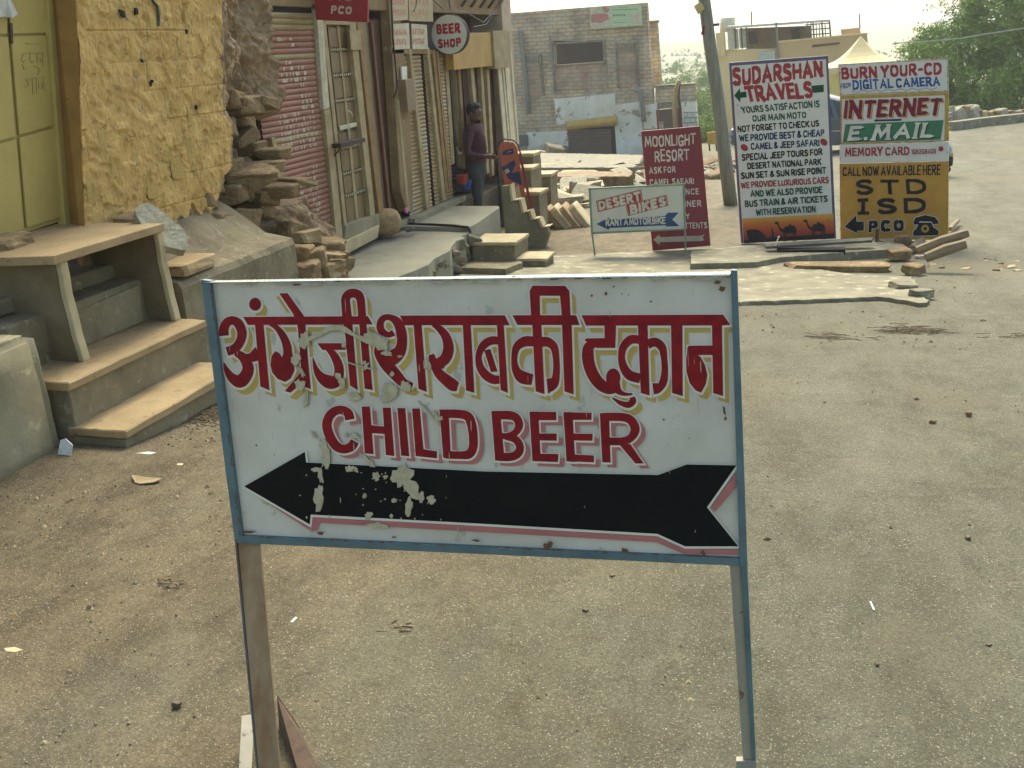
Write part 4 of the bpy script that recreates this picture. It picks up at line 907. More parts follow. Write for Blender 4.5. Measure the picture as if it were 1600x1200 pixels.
# upper brackets and wires
m_=MB()
for k in range(5): m_.bar((XF+.0,12.2+.35*k,2.1),(XF+.25,12.2+.35*k,2.4),.03,.03)
m_.build('brackets',M_rust,shop)
m_=MB()
for pts in ([(652,-5),(650,8),(646,18)],[(672,-5),(692,14),(712,16),(730,20),(755,35),(770,20)],[(700,-5),(704,14)],[(740,42),(760,38),(785,0)]):
    m_.tube([atX(x,y,XF+.2) for x,y in pts],.006,5)
o=m_.build('cable',mat('black_pipe',(.02,.018,.016)),shop); 
# junk on the far shop floor
jk=[('bucket','small blue bucket on the dark shop floor',(728,288),(.02,.07,.28)),('tin','red tin beside the blue bucket in the dark shop',(722,280),(.3,.03,.02))]
for nme,lab,pp,c in jk:
    q=atX(*pp,-4.1); m_=MB(); m_.tube([(q.x,q.y,q.z-.06),(q.x,q.y,q.z+.03),(q.x,q.y,q.z+.05)],[.05,.07,.072],10); tag(m_.build(nme,mat('junk'+nme,c),None,origin=(q.x,q.y,q.z-.06)),lab,nme)
# chair behind the man
chh=thing('chair','chair with red frame and pale top rail behind the standing man','chair',tuple(atX(735,300,-4.0)))
XC=-4.32
m_=MB(); m_.bar(atX(716,230,XC),atX(734,292,XC),.02,.02); m_.bar(atX(719,232,XC+.1),atX(737,292,XC+.1),.02,.02); m_.build('back_frame',mat('red_frame',(.28,.03,.02)),chh)
m_=MB(); m_.bar(atX(715,226,XC),atX(719,240,XC+.1),.05,.02); m_.build('top_rail',M_line,chh)
m_=MB(); a=atX(727,280,XC+.1); m_.box((a.x-.2,a.y-.02,a.z-.02),(a.x+.15,a.y+.3,a.z+.01)); m_.build('seat',M_brown,chh)
for dx,dy in ((-.18,0),(.13,0),(-.18,.27),(.13,.27)):
    m_=MB(); m_.bar((a.x+dx,a.y+dy,a.z-.02),(a.x+dx,a.y+dy,a.z-.4),.02,.02); m_.build('leg',mat('red_frame',(.28,.03,.02)),chh)
# red projecting sign
def projecting(px4,Y,th,mt,name,label,cat,border=None):
    t=thing(name,label,cat,tuple(atY(*px4[2],Y))); bd=Board(atY(*px4[0],Y),Vector((1,0,0)),Vector((0,0,-1))); m_=MB(); bd.slab(m_,px4,th); p=m_.build('panel',mt,t,bevel=.003); return t,bd,p
M_rsign=mat('sign_red',(.33,.022,.03),(.28,.018,.025),6,.45,.05)
rt,bd,pn=projecting([(486,-40),(576,-40),(574,35),(494,31)],8.35,.03,M_rsign,'projecting_sign','red projecting sign with pale PCO lettering above the ornate door','sign')
m_=MB(); bd.paint(m_,text_shapes('PCO',(518,8.5),(550,10.5),(549,22),(517,21.5),wt=.2,jit=.004)); bd.paint(m_,text_shapes('STD',(512,-14),(552,-12),(551,1),(511,-.5),wt=.2,jit=.004)); m_.build('lettering',mat('sign_cream',(.66,.55,.45)),pn)
m_=MB(); m_.bar(bd.pt(494,10,-.02)+Vector((-.02,0,0)),bd.pt(494,10,-.02)+Vector((-.35,0,0)),.03,.03); m_.build('bracket',M_rust,rt)
# round BEER SHOP sign
Yb=11.35; c0=atY(701.5,54,Yb); rr=29/F*(c0-EYE).dot(cf)
bs=thing('round_sign','round white projecting sign reading BEER SHOP in red','sign',(c0.x,c0.y,c0.z-rr))
def disc(r,y0,y1,mt,name,seg=40): 
    m_=MB(); m_.prism([(c0.x+r*math.cos(2*PI*k/seg),y1,c0.z+r*math.sin(2*PI*k/seg)) for k in range(seg)],(0,y0-y1,0)); return m_.build(name,mt,bs,bevel=.002)
disc(rr*1.02,Yb+.004,Yb+.10,mat('black_rim',(.015,.013,.012)),'rim'); dp=disc(rr,Yb-.004,Yb+.0035,board_mat('disc_white',(.66,.63,.60),(.60,.57,.52)),'disc')
bd=Board((c0.x,Yb-.004,c0.z),Vector((1,0,0)),Vector((0,0,-1))); m_=MB()
bd.paint(m_,text_shapes('BEER',(681.5,38.5),(718.5,35),(719.3,51.5),(682.5,54),wt=.24,gap=.16)); bd.paint(m_,text_shapes('SHOP',(683.8,61.5),(719.8,58.5),(720.4,73),(685.2,75.5),wt=.24,gap=.16)); m_.build('lettering',mat('beer_red',(.42,.015,.03)),dp)
m_=MB(); m_.bar((c0.x-rr*.9,Yb+.05,c0.z-.05),(XF,Yb+.05,c0.z-.05),.03,.03); m_.build('bracket',M_rust,bs)
# ================================================================ snack board stand
ck=thing('snack_board','red orange crisps advertising stand with rounded top on a dark tube frame','advert stand',tuple(atG(815,350)+Vector((0,0,0))))
Yc=12.05; bd=Board(atY(800,260,Yc),Vector((.94,.34,0)),Vector((0,0,-1)))
m_=MB(); P=[bd.pt(x,y) for x,y in [(779,232),(783,224),(792,221),(802,222),(808,232),(820,300),(823,325),(794,325)]]; m_.prism(P,-bd.n*.015); cpn=m_.build('panel',mat('orange_red_print',(.42,.09,.02),(.34,.05,.02),6,.4,0),ck,bevel=.003)
m_=MB(); bd.paint(m_,[('P',[(784,236),(801,232),(803,240),(786,243)])]); bd.paint(m_,[('P',[(783,262),(803,250),(806,256),(800,270),(812,268),(816,290),(795,280)])]); bd.paint(m_,[('P',[(784,243),(788,243),(790,240),(786,240)])])
m_.build('blue_print',mat('blue_print',(.02,.03,.11)),cpn); m_=MB(); bd.paint(m_,[('P',[(788,266),(794,263),(797,268),(791,272)])]); bd.paint(m_,[('S',[(787,239),(792,238,1),(799,236,1)][1:]),]); bd.paint(m_,[('P',[(806,292),(810,288),(816,312),(812,322),(808,310)])]); m_.build('pale_print',mat('pale_print',(.6,.45,.3)),cpn)
m_=MB(); m_.tube([bd.pt(x,y,.02) for x,y in [(783,340),(776,240),(779,222),(788,217),(802,219),(810,226),(813,240),(830,330),(834,352)]],.010,6); m_.build('tube_frame',mat('dark_tube',(.05,.03,.03),None,9,.4,0),ck,sm=True)
m_=MB(); m_.bar(bd.pt(812,240,.03),bd.pt(835,350,.03),.03,.03); m_.build('red_stay',mat('red_frame',(.28,.03,.02)),ck)
# ================================================================ standing man
def skin_mesh(name,pts,edges,sub=2,root=0):
    me=bpy.data.meshes.new(name); me.from_pydata([p[0] for p in pts],edges,[]); o=bpy.data.objects.new(name,me); col.objects.link(o)
    s=o.modifiers.new('s','SKIN'); s.use_smooth_shade=True; sl=me.skin_vertices[0].data
    for i,p in enumerate(pts): r=p[1]; sl[i].radius=r if isinstance(r,tuple) else (r,r)
    for i in range(len(pts)): sl[i].use_root=(i==root)
    o.modifiers.new('u','SUBSURF').levels=sub
    bpy.context.view_layer.update(); dg=bpy.context.evaluated_depsgraph_get(); ev=bpy.data.meshes.new_from_object(o.evaluated_get(dg)); bpy.data.objects.remove(o); return ev
# local frame: man faces +x (towards the street), right arm side -y (nearer the camera); height 1.60
pts=[((0,0,.88),(.15,.105)),((0,0,.98),(.135,.098)),((.005,0,1.10),(.14,.098)),((-.005,0,1.22),(.155,.098)),((-.005,0,1.30),(.12,.09)),((.0,0,1.36),(.052,.052)),((.015,0,1.42),(.055,.058)),((.03,0,1.49),(.075,.088)),((.025,0,1.555),(.062,.072)),
 ((-.005,-.16,1.285),.055),((-.03,-.20,1.16),.047),((-.035,-.205,1.03),.040),((.08,-.20,.985),.036),((.20,-.19,.985),.026),((.245,-.188,.985),(.03,.02)),
 ((-.005,.16,1.285),.055),((-.03,.20,1.16),.047),((-.03,.205,1.03),.040),((.06,.20,.96),.036),((.16,.19,.94),.026),((.205,.188,.94),(.03,.02)),
 ((.0,-.085,.80),.085),((.012,-.09,.62),.072),((.02,-.09,.46),.056),((.0,-.09,.30),.052),((-.02,-.09,.09),.042),((.06,-.095,.035),(.035,.03)),((.13,-.10,.025),(.034,.022)),
 ((-.01,.085,.80),.085),((-.03,.09,.62),.072),((-.045,.09,.46),.056),((-.06,.09,.30),.052),((-.075,.09,.09),.042),((.0,.095,.035),(.035,.03)),((.07,.10,.025),(.034,.022))]
ed=[(0,1),(1,2),(2,3),(3,4),(4,5),(5,6),(6,7),(7,8),(4,9),(9,10),(10,11),(11,12),(12,13),(13,14),(4,15),(15,16),(16,17),(17,18),(18,19),(19,20),(0,21),(21,22),(22,23),(23,24),(24,25),(25,26),(26,27),(0,28),(28,29),(29,30),(30,31),(31,32),(32,33),(33,34)]
hy_=-.188
for k,(dz,dy,L) in enumerate(((.016,-.012,.062),(.006,-.016,.07),(-.004,-.016,.066),(-.014,-.01,.052))):
    i0=len(pts); pts+=[((.275,hy_+dy*.6,.985+dz),.0085),((.275+L*.55,hy_+dy,.985+dz-.006),.008),((.275+L*.85,hy_+dy+.012,.985+dz-.022),.007)]; ed+=[(14,i0),(i0,i0+1),(i0+1,i0+2)]
i0=len(pts); pts+=[((.255,hy_+.02,1.01),.009),((.285,hy_+.03,1.02),.008)]; ed+=[(14,i0),(i0,i0+1)]
body=skin_mesh('person',pts,ed,2)
M_skin=mat('brown_skin',(.13,.065,.035),None,9,.55,0); M_shirt=mat('maroon_shirt',(.075,.022,.035),(.05,.014,.022),9,.85,.25,25,.01); M_jean=mat('dark_jeans',(.045,.055,.065),(.022,.028,.033),6,.85,.25,25,.01); M_shoe=mat('dark_shoe',(.02,.018,.016)); M_hair=mat('black_hair',(.008,.007,.007),None,30,.6,.4,60,.01)
for m__ in (M_skin,M_shirt,M_jean,M_shoe,M_hair): body.materials.append(m__)
for v in body.vertices:   # face relief
    x,y,z=v.co
    if z>1.40 and x>.06:
        f=math.exp(-((y/.014)**2)-(((z-1.475)/.02)**2))*.022; v.co.x+=f
        v.co.x-=.008*math.exp(-(((abs(y)-.026)/.012)**2)-(((z-1.50)/.01)**2))
        v.co.x+=.006*math.exp(-((y/.02)**2)-(((z-1.437)/.008)**2))
for v in body.vertices:
    x,y,z=v.co
    if .05<z<1.34 and not(abs(y)>.12 and x>.17): v.co+=v.normal*(.009*noise.noise(Vector((x*9,y*9,z*16)))+.006*noise.noise(Vector((x*22,y*22,z*30))) + (.012 if .90<z<1.2 and abs(y)<.17 else .004))
for p in body.polygons:
    x,y,z=p.center; k=0
    if z>1.345: k=0
    elif abs(y)>.12 and x>.17 : k=0
    elif z>.90 or abs(y)>.145 and z>.85: k=1
    elif z>.06: k=2
    else: k=3
    if z>1.50 and (x<.055 or z>1.55): k=4
    if 1.42<z<=1.50 and x<-.01: k=4
    p.material_index=k; p.use_smooth=True
mp=thing('person','man in maroon shirt and dark jeans with one hand on the advert stand','person',(0,0,0))
o=obj_from('body',body,mp,(0,0,0))
hm_=bpy.data.meshes.new('hair'); bm=bmesh.new(); bmesh.ops.create_icosphere(bm,subdivisions=4,radius=1)
for v in list(bm.verts):
    c=v.co.copy(); r=1+.10*noise.noise(c*4)+.06*noise.noise(c*11); v.co=Vector((c.x*.098*r+.012,c.y*.088*r,c.z*.088*r+1.525))
bmesh.ops.delete(bm,geom=[v for v in bm.verts if (v.co.x>.06 and v.co.z<1.555) or v.co.z<1.455],context='VERTS'); bm.to_mesh(hm_); bm.free(); hm_.materials.append(M_hair); obj_from('hair',hm_,mp,(0,0,0))
m_=MB()
for s_ in (-1,1): m_.add([(.0+.018*math.cos(a),s_*.082,1.475+.028*math.sin(a)) for a in [2*PI*k/8 for k in range(8)]]+[(.0+.018*math.cos(a)-.004,s_*.094,1.475+.028*math.sin(a)) for a in [2*PI*k/8 for k in range(8)]],[tuple(range(8)),tuple(range(8,16))]+[(i,(i+1)%8,(i+1)%8+8,i+8) for i in range(8)])
m_.build('ears',M_skin,mp)
hh=atY(741,160,12.0); mp.location=(hh.x-.02,hh.y,hh.z-1.605); mp.scale=(1.0,1.0,1.0)
# standing slab under him
slabb('floor_slab',(-4.45,11.25,mp.location.z-.4),(-3.62,12.6,mp.location.z+.004),M_concd,None,.01); tag(bpy.data.objects['floor_slab'],'sunken cement floor where the man stands between platform and shops','floor slab')
# ================================================================ broken concrete slabs crossing the street
def slab_on_ground(name,label,cat,outline_px,zoff,th,mt,stru=False,jit=.02,seed=1,par=None,bev=.006):
    """outline given on the ground; densified and roughened"""
    rnd=random.Random(seed); P=[atG(*p,zoff) for p in outline_px]; Q_=[]
    for i,p in enumerate(P):
        q=P[(i+1)%len(P)]; n=max(1,int((q-p).length/.055))
        for k in range(n): v=p.lerp(q,k/n); Q_.append(Vector((v.x+rnd.uniform(-jit,jit),v.y+rnd.uniform(-jit,jit),gz(v.x,v.y)+zoff)))
    m_=MB(); m_.prism(Q_,(0,0,-th)); o=m_.build(name,mt,par,bevel=bev,origin=None if par else tuple(Q_[0]))
    tag(o,label,cat,kind='structure' if stru else None); return o
M_slabc=mat('pale_worn_cement',(.25,.23,.175),(.145,.13,.092),4,.9,.45,30,.01,spots=(.38,.36,.28),sscale=8,sthr=.6)
slab_on_ground('pavement','','',[(700,432),(760,402),(900,398),(1100,388),(1190,384),(1200,398),(1240,415),(1330,428),(1425,432),(1452,470),(1440,474),(1380,464),(1150,472),(900,478),(640,486)],.032,.12,M_slabc,True,.018,3)
slab_on_ground('pavement','','',[(1080,392),(1150,384),(1360,374),(1400,372),(1420,388),(1300,396),(1220,402),(1180,410),(1080,412)],.085,.09,M_slabc,True,.012,5)
slab_on_ground('pavement','','',[(720,418),(745,400),(812,396),(816,410),(790,420)],.09,.1,M_concd,True,.008,9)
q=atG(1312,424); s_=loose('stone','long brown stone slab set in the broken pavement edge','stone',(q.x,q.y,q.z-.0),(.90,.22,.075),(0,0,.02),71,M_rock,.07,sub=5)
for i,(px,py,a,b_,c_,lb) in enumerate([(1402,408,.15,.2,.10,'orange brown stone ending the pavement edge under the log pieces'),(1425,430,.16,.14,.08,'tan stone at the corner of the broken pavement'),(1385,390,.2,.14,.08,'grey brown stone below the yellow phone board'),(1408,392,.12,.12,.14,'small upright stone beside the split logs'),(1438,468,.16,.12,.06,'pale chip of concrete at the tip of the pavement edge'),(1410,455,.2,.14,.05,'flat pale fragment on the pavement tip')]):
    q=atG(px,py); loose('stone',lb,'stone',(q.x,q.y,q.z+.02),(a,b_,c_),(0,.1,random.uniform(-1,1)),80+i,[M_rock,M_rock,M_concd,M_rock,M_slabc,M_slabc][i],.13)
# split logs
M_log=mat('split_wood',(.27,.20,.125),(.17,.125,.08),5,.85,.5,40,.006,streak=(1,8,8))
for i,(a,b_,r,lb) in enumerate([((1432,392),(1512,372),.05,'upper split log resting on the pile beside the phone board'),((1448,402),(1510,384),.055,'thick split log at the bottom of the small wood pile'),((1425,398),(1440,384),.045,'short dark log end at the left of the wood pile'),((1484,366),(1497,352),.03,'small pale wood block leaning behind the split logs')]):
    A=atG(*a)+Vector((0,0,.06 if i!=0 else .13)); D=atG(*b_)+Vector((0,0,.06 if i!=0 else .15))
    if i==0: A=atY(1432,392,9.7); D=atY(1513,364,9.75)
    if i==1: A=atY(1446,403,9.6); D=atY(1509,381,9.65)
    m_=MB(); m_.tube([A,A.lerp(D,.5)+Vector((0,0,.008)),D],[r*.85,r,r*.8],7); o=m_.build('log',M_log,None,origin=tuple(A),bevel=.006); tag(o,lb,'log')
q=atG(1440,405); loose('wrapper','pink and white crumpled wrapper under the wood pile','wrapper',(q.x,q.y,q.z+.0),(.09,.07,.04),(0,0,.4),5,mat('pink_wrapper',(.55,.33,.33),(.5,.5,.5),30),.3)
# black metal plate on the pavement
mpz=thing('metal_plate','dark metal drain plate lying on the pavement in front of the camel sign','metal plate',tuple(atG(1280,384,.12)))
A=atG(1197,389,.12); D=atG(1362,379,.15)
m_=MB(); m_.prism([A,D,D+Vector((.02,.16,.0)),A+Vector((-.03,.16,0))],(0,0,.025)); m_.build('plate',mat('dusty_steel',(.11,.11,.095),(.05,.05,.042),8,.8,.2),mpz,bevel=.002)
m_=MB(); m_.prism([A+Vector((.1,.0,-.07)),A+Vector((.75,0,-.06)),A+Vector((.75,.12,-.06)),A+Vector((.1,.12,-.07))],(0,0,.055)); m_.build('dark_underside',M_dark,mpz)
m_=MB(); p=atG(1211,385,.14); m_.bar(p,p+Vector((.035,0,.10)),.03,.012); tag(m_.build('white_peg',mat('white_plastic',(.75,.75,.72)),None,origin=tuple(p)),'small white peg leaning on the dark plate before the camel sign','peg')
m_=MB(); p=atG(1370,378,.1); m_.tube([p,p+Vector((0,0,.14))],.018,7); tag(m_.build('post_stub',M_rust,None,origin=tuple(p)),'short dark post stub in front of the yellow phone board','post')
# ================================================================ travel sign
def sign_frame(name,label,base_px,zb,h,v):
    P=atZ(*base_px,zb); return thing(name,label,'sign',tuple(P)),Board(P,Vector(h),Vector(v),.0003)
SB=mat('board_white2',(.66,.64,.64),(.60,.58,.58),5,.55,.05)
M_g=mat('dark_green_ink',(.015,.085,.05),None,9,.7,0,spec=.15); M_n=mat('navy_ink',(.015,.035,.13),None,9,.7,0,spec=.15); M_k=mat('black_ink',(.012,.012,.016),None,9,.7,0,spec=.15); M_r=mat('red_ink',(.33,.014,.02),(.28,.01,.016),9,.6,0)
M_frame=mat('violet_blue_frame',(.115,.09,.18),(.085,.07,.14),9,.6,.1)
t,bd,=sign_frame('travel_sign','tall white travel agency board with crowded green, blue and red lettering over painted camels',(1230,376),-.62,(.986,.166,0),(.03,.04,-.999))
m_=MB(); bd.slab(m_,[(1139,98),(1294,87),(1306.5,373),(1158,380)],.03); fr=m_.build('frame',M_frame,t,bevel=.002)
m_=MB(); bd.slab(m_,[(1143,103),(1290.5,92.5),(1302,371),(1161.5,378)],.006,front=.004); pn=m_.build('panel',SB,t,bevel=.001)
E7=(7.5,1130,80); E8=(7.5,1130,230)
def TL4(R,a,b,c,d): return Q(R[0],R[1],R[2],a,b,c,d)
def line(m_,R,txt,a,b,c,d,m=0,wt=.18,gap=.10,space=.26,**k):
    q=TL4(R,a,b,c,d); bd.paint(m_,text_shapes(txt,*q,wt=wt,gap=gap,space=space,jit=.012,**k),m=m,base=.004)
m_=MB(); MM=[M_r,M_g,M_k,M_n]
line(m_,E7,'SUDARSHAN',(105,190),(1162,108),(1168,305),(113,412),0,wt=.21,gap=.10)
line(m_,E7,'TRAVELS',(240,410),(1030,348),(1055,545),(285,603),0,wt=.21,gap=.08)
bd.paint(m_,[('P',Q(*E7,(128,520),(195,432),(198,480),(268,472),(275,540),(200,548),(202,602)))],m=1,base=.004)
bd.paint(m_,[('P',Q(*E7,(1025,405),(1178,392),(1178,478),(1058,490)))],m=1,base=.003)
line(m_,E7,'YOURS SATISFACTION IS',(205,650),(1125,572),(1130,655),(225,728),1)
line(m_,E7,'OUR MAIN MOTO',(340,752),(968,705),(975,780),(345,828),1)
line(m_,E7,'"',(158,628),(182,626),(182,655),(160,658),2,gap=.1); line(m_,E7,'"',(1000,688),(1030,685),(1030,710),(1002,712),2,gap=.1)
line(m_,E7,'NOT FORGET TO CHECK US',(165,875),(1118,803),(1125,880),(170,952),2)
line(m_,E7,'WE PROVIDE BEST & CHEAP',(185,980),(1183,913),(1183,995),(190,1060),3)
line(m_,E7,'CAMEL & JEEP SAFARI',(320,1078),(1122,1030),(1127,1110),(325,1157),3)
for x,y in ((248,1128),(1178,1065)):
    bd.paint(m_,[('P',Q(*E7,*[(x+math.cos(.7)*48*math.cos(a)-math.sin(.7)*36*math.sin(a),y+math.sin(.7)*48*math.cos(a)+math.cos(.7)*36*math.sin(a)) for a in [2*PI*k/14 for k in range(14)]]))],m=0,base=.004)
line(m_,E8,'SPECIAL JEEP TOURS FOR',(215,80),(1158,13),(1162,90),(220,160),2)
line(m_,E8,'DESERT NATIONAL PARK',(280,182),(1143,128),(1148,205),(285,258),2)
line(m_,E8,'SUN SET & SUN RISE POINT',(205,295),(1203,230),(1206,308),(212,372),2)
line(m_,E8,'WE PROVIDE LUXURIOUS CARS',(203,410),(1232,343),(1236,420),(210,482),0)
line(m_,E8,'AND WE ALSO PROVIDE',(315,505),(1158,456),(1162,535),(322,583),1)
line(m_,E8,'BUS TRAIN & AIR TICKETS',(250,622),(1218,562),(1222,640),(256,700),1)
line(m_,E8,'WITH RESERVATION',(378,725),(1080,680),(1082,760),(385,800),1)
m_.build('lettering',MM,pn)
# painted sunset with silhouettes, one coat per band of colour
def sunset_mat():
    m=bpy.data.materials.new('sunset_paint'); m.use_nodes=True; n=m.node_tree.nodes; l=m.node_tree.links; b=n['Principled BSDF']; b.inputs['Roughness'].default_value=.55
    tc=n.new('ShaderNodeTexCoord'); sp=n.new('ShaderNodeSeparateXYZ'); l.new(tc.outputs['Generated'],sp.inputs[0]); r=n.new('ShaderNodeValToRGB'); l.new(sp.outputs[2],r.inputs[0])
    e=r.color_ramp.elements; e[0].position=.1; e[0].color=(.13,.018,.02,1); e[1].position=.95; e[1].color=(.62,.33,.03,1)
    x=e.new(.4); x.color=(.42,.055,.015,1); x=e.new(.72); x.color=(.55,.14,.012,1); l.new(r.outputs[0],b.inputs['Base Color']); return m
m_=MB(); bd.paint(m_,[('P',Q(*E8,(225,835),(1287,775),(1300,1060),(240,1125)))],base=.0035); sp_=m_.build('sunset_band',sunset_mat(),pn)
m_=MB()
def camel(x,y,s):
    f=lambda *p:[(x+a*s,y+b*s) for a,b in p]
    bd.paint(m_,[('P',Q(*E8,*f((0,8),(28,0),(42,12),(50,45),(70,75),(95,78),(115,45),(135,55),(150,30),(170,28),(180,45),(205,40),(225,70),(232,110),(215,125),(120,125),(85,115),(55,95),(38,60),(30,30),(4,24))))],base=.0045)
    for a in (92,112,190,212): bd.paint(m_,[('P',Q(*E8,*f((a,110),(a+16,110),(a+10,150),(a+14,210),(a+2,210),(a,155))))],base=.0045)
camel(600,868,1.12); camel(935,843,1.12)
bd.paint(m_,[('P',Q(*E8,(270,975),(310,962),(400,960),(440,985),(470,1010),(490,1040),(500,1080),(300,1095),(285,1050)))],base=.0045)
bd.paint(m_,[('P',Q(*E8,(560,950),(575,950),(585,985),(595,1065),(565,1070),(570,1000))),('P',Q(*E8,(250,1090),(500,1060),(900,1035),(1295,1010),(1298,1062),(245,1125)))],base=.0045)
bd.paint(m_,[('P',Q(*E8,(478,880),(490,875),(505,876),(492,884))),('P',Q(*E8,(1225,850),(1240,845),(1248,852),(1236,858)))],base=.0045)
m_.build('silhouettes',mat('silhouette_black',(.022,.015,.012)),pn)
tk=MB()
for px_ in ((1146,378),(1300,371)): p=bd.pt(*px_,-.03); tk.bar(p+Vector((0,.0,.06)),p+Vector((0,.04,-.35)),.03,.03)
# ================================================================ phone / internet sign
E6=(3.53,1120,80)
t,bd=sign_frame('phone_sign','stacked internet, memory card and yellow phone call boards beside the tall travel board','x' and (1395,371),-.62,(.965,-.262,0),(.0,-.05,-.998))
M_yb=mat('mustard_board',(.50,.27,.025),(.42,.21,.02),4,.55,.05,spots=(.28,.13,.03),sscale=14,sthr=.70); M_yf=mat('mustard_frame',(.48,.33,.05),(.36,.22,.04),8,.55,.05)
def pnl(name,q,mt,th=.02,front=0): m_=MB(); bd.slab(m_,Q(*E6,*q),th,front=front); return m_.build(name,mt,t,bevel=.0015)
M_rf=mat('rusty_white_edge',(.55,.52,.46),(.35,.24,.15),20,.7,.1)
p1=pnl('top_board',[(669,72),(1273,38),(1278,222),(680,244)],M_rf); a1=MB(); bd.slab(a1,Q(*E6,(676,78),(1267,46),(1271,216),(686,238)),.004,front=.003); a1.build('panel',SB,p1)
p2=pnl('middle_board',[(680,246),(1278,224),(1279,497),(683,514)],M_yf); a1=MB(); bd.slab(a1,Q(*E6,(691,266),(1258,243),(1255,492),(690,506)),.004,front=.003); a1.build('panel',SB,p2)
p3=pnl('memory_board',[(677,516),(1279,500),(1278,606),(678,619)],SB)
p4=pnl('call_board',[(677,621),(1278,608),(1276,1040),(682,1040)],M_yb)
M_blu=mat('blue_ink',(.03,.10,.33),None,9,.7,0,spec=.15); M_grn=mat('board_green',(.02,.17,.08),(.016,.14,.065),9,.6,0); M_mar=mat('maroon_ink',(.22,.015,.035),None,9,.7,0,spec=.15); M_wh=mat('white_ink',(.72,.72,.68)); M_or2=mat('ochre_ink',(.55,.33,.05))
E7_=E6
def ln(m_,txt,a,b,c,d,m=0,base=.003,dx=0,dy=0,grow=0,**k): bd.paint(m_,text_shapes(txt,*Q(*E6,a,b,c,d),**k),m=m,base=base,dx=dx,dy=dy,grow=grow)
m_=MB()
ln(m_,'BURN YOUR-CD',(686,90),(1240,60),(1240,130),(690,157),0,wt=.2,gap=.12,space=.22); ln(m_,'FROM',(684,180),(738,170),(740,198),(688,212),1,wt=.15,gap=.1); ln(m_,'DIGITAL CAMERA',(748,160),(1228,140),(1232,190),(752,213),1,wt=.19,gap=.14,space=.25,serif=.75)
bd.paint(m_,[('S',catmull([(*Q(*E6,(740+i*34,222-i*1.3+(6 if i%2 else -4)))[0],.7) for i in range(15)],3))],m=1,base=.003)
m_.build('lettering',[M_r,M_blu],p1)
m_=MB(); k=dict(wt=.2,gap=.12,slant=.06,serif=.45)
ln(m_,'INTERNET',(706,275),(1245,257),(1238,348),(702,372),0,dx=2.2,dy=1.8,**k); ln(m_,'INTERNET',(706,275),(1245,257),(1238,348),(702,372),1,grow=.5,**k); ln(m_,'INTERNET',(706,275),(1245,257),(1238,348),(702,372),2,**k)
bd.paint(m_,[('P',Q(*E6,(866,382),(885,372),(885,377),(1010,373),(1026,378),(1010,384),(885,387),(885,391)))],m=3,base=.003)
bd.paint(m_,[('P',Q(*E6,(710,403),(1252,380),(1235,488),(696,504)))],m=4,base=.003)
ln(m_,'E.MAIL',(730,412),(1200,396),(1196,476),(726,492),5,base=.0035,wt=.2,gap=.14,slant=.1,serif=.8,dx=1.6,dy=1.4)
ln(m_,'E.MAIL',(730,412),(1200,396),(1196,476),(726,492),1,base=.004,wt=.2,gap=.14,slant=.1,serif=.8)
m_.build('lettering',[M_or2,M_wh,M_mar,M_n,M_grn,M_k],p2)
m_=MB(); ln(m_,'MEMORY CARD',(708,534),(1062,526),(1063,572),(708,580),0,wt=.17,gap=.13,space=.22,serif=.7,base=0); ln(m_,'1GB2GB4GB',(1074,542),(1210,538),(1210,565),(1074,569),0,wt=.15,gap=.12,base=0); bd.paint(m_,[('P',Q(*E6,*[(1237+14*math.cos(2*PI*i/14),538+14*math.sin(2*PI*i/14)) for i in range(14)]))],m=0)
m_.build('lettering',[M_r],p3)
m_=MB(); ln(m_,'CALL NOW AVAILABLE HERE',(694,640),(1236,622),(1233,682),(696,689),0,base=0,wt=.15,gap=.11,space=.22)
ln(m_,'STD',(757,710),(1160,700),(1164,786),(757,790),0,base=0,wt=.2,gap=.14); ln(m_,'iSD',(765,815),(1160,806),(1164,892),(767,902),0,base=0,wt=.2,gap=.14)
bd.paint(m_,[('P',Q(*E6,(704,968),(770,905),(772,938),(812,938),(812,990),(775,990),(777,1004)))],grow=.7,m=1); bd.paint(m_,[('P',Q(*E6,(704,968),(770,905),(772,938),(812,938),(812,990),(775,990),(777,1004)))],m=0)
ln(m_,'PCO',(838,936),(1032,928),(1034,990),(838,1000),1,base=0,wt=.26,gap=.22,grow=.8); ln(m_,'PCO',(838,936),(1032,928),(1034,990),(838,1000),0,base=.0004,wt=.26,gap=.22)
tel=[('P',Q(*E6,(1085,945),(1095,918),(1150,903),(1205,915),(1225,940),(1222,952),(1195,955),(1185,940),(1120,938),(1112,955),(1090,957))),('P',Q(*E6,(1115,945),(1185,945),(1195,970),(1225,990),(1222,1015),(1085,1018),(1082,998),(1105,972)))]
bd.paint(m_,tel,grow=.9,m=1); bd.paint(m_,tel,m=0)
bd.paint(m_,[('P',Q(*E6,*[(1150+22*math.cos(2*PI*i/14),978+22*math.sin(2*PI*i/14)) for i in range(14)]))],m=2); bd.paint(m_,[('P',Q(*E6,*[(1150+10*math.cos(2*PI*i/14),978+10*math.sin(2*PI*i/14)) for i in range(14)]))],m=0)
m_.build('lettering',[M_k,M_wh,M_or2],p4)
rv=MB(); rnd=random.Random(3)
for i in range(9):
    for yy0,yy1 in ((74,41),(235,214),(255,234),(505,488),(1030,1026)):
        x=685+i*72; bd.paint(rv,[blob(*Q(*E6,(x,yy0+(yy1-yy0)*i/8+3))[0],.9,.8,0,7,.4)],base=.004)
for i in range(12): bd.paint(rv,[blob(*Q(*E6,(682,120+i*78))[0],.7,1.3,0,7,.4)],base=.004); bd.paint(rv,[blob(*Q(*E6,(1273,90+i*78))[0],.7,1.3,0,7,.4)],base=.004)
tag(rv.build('rust_rivets',M_rust,t),kind='stuff')
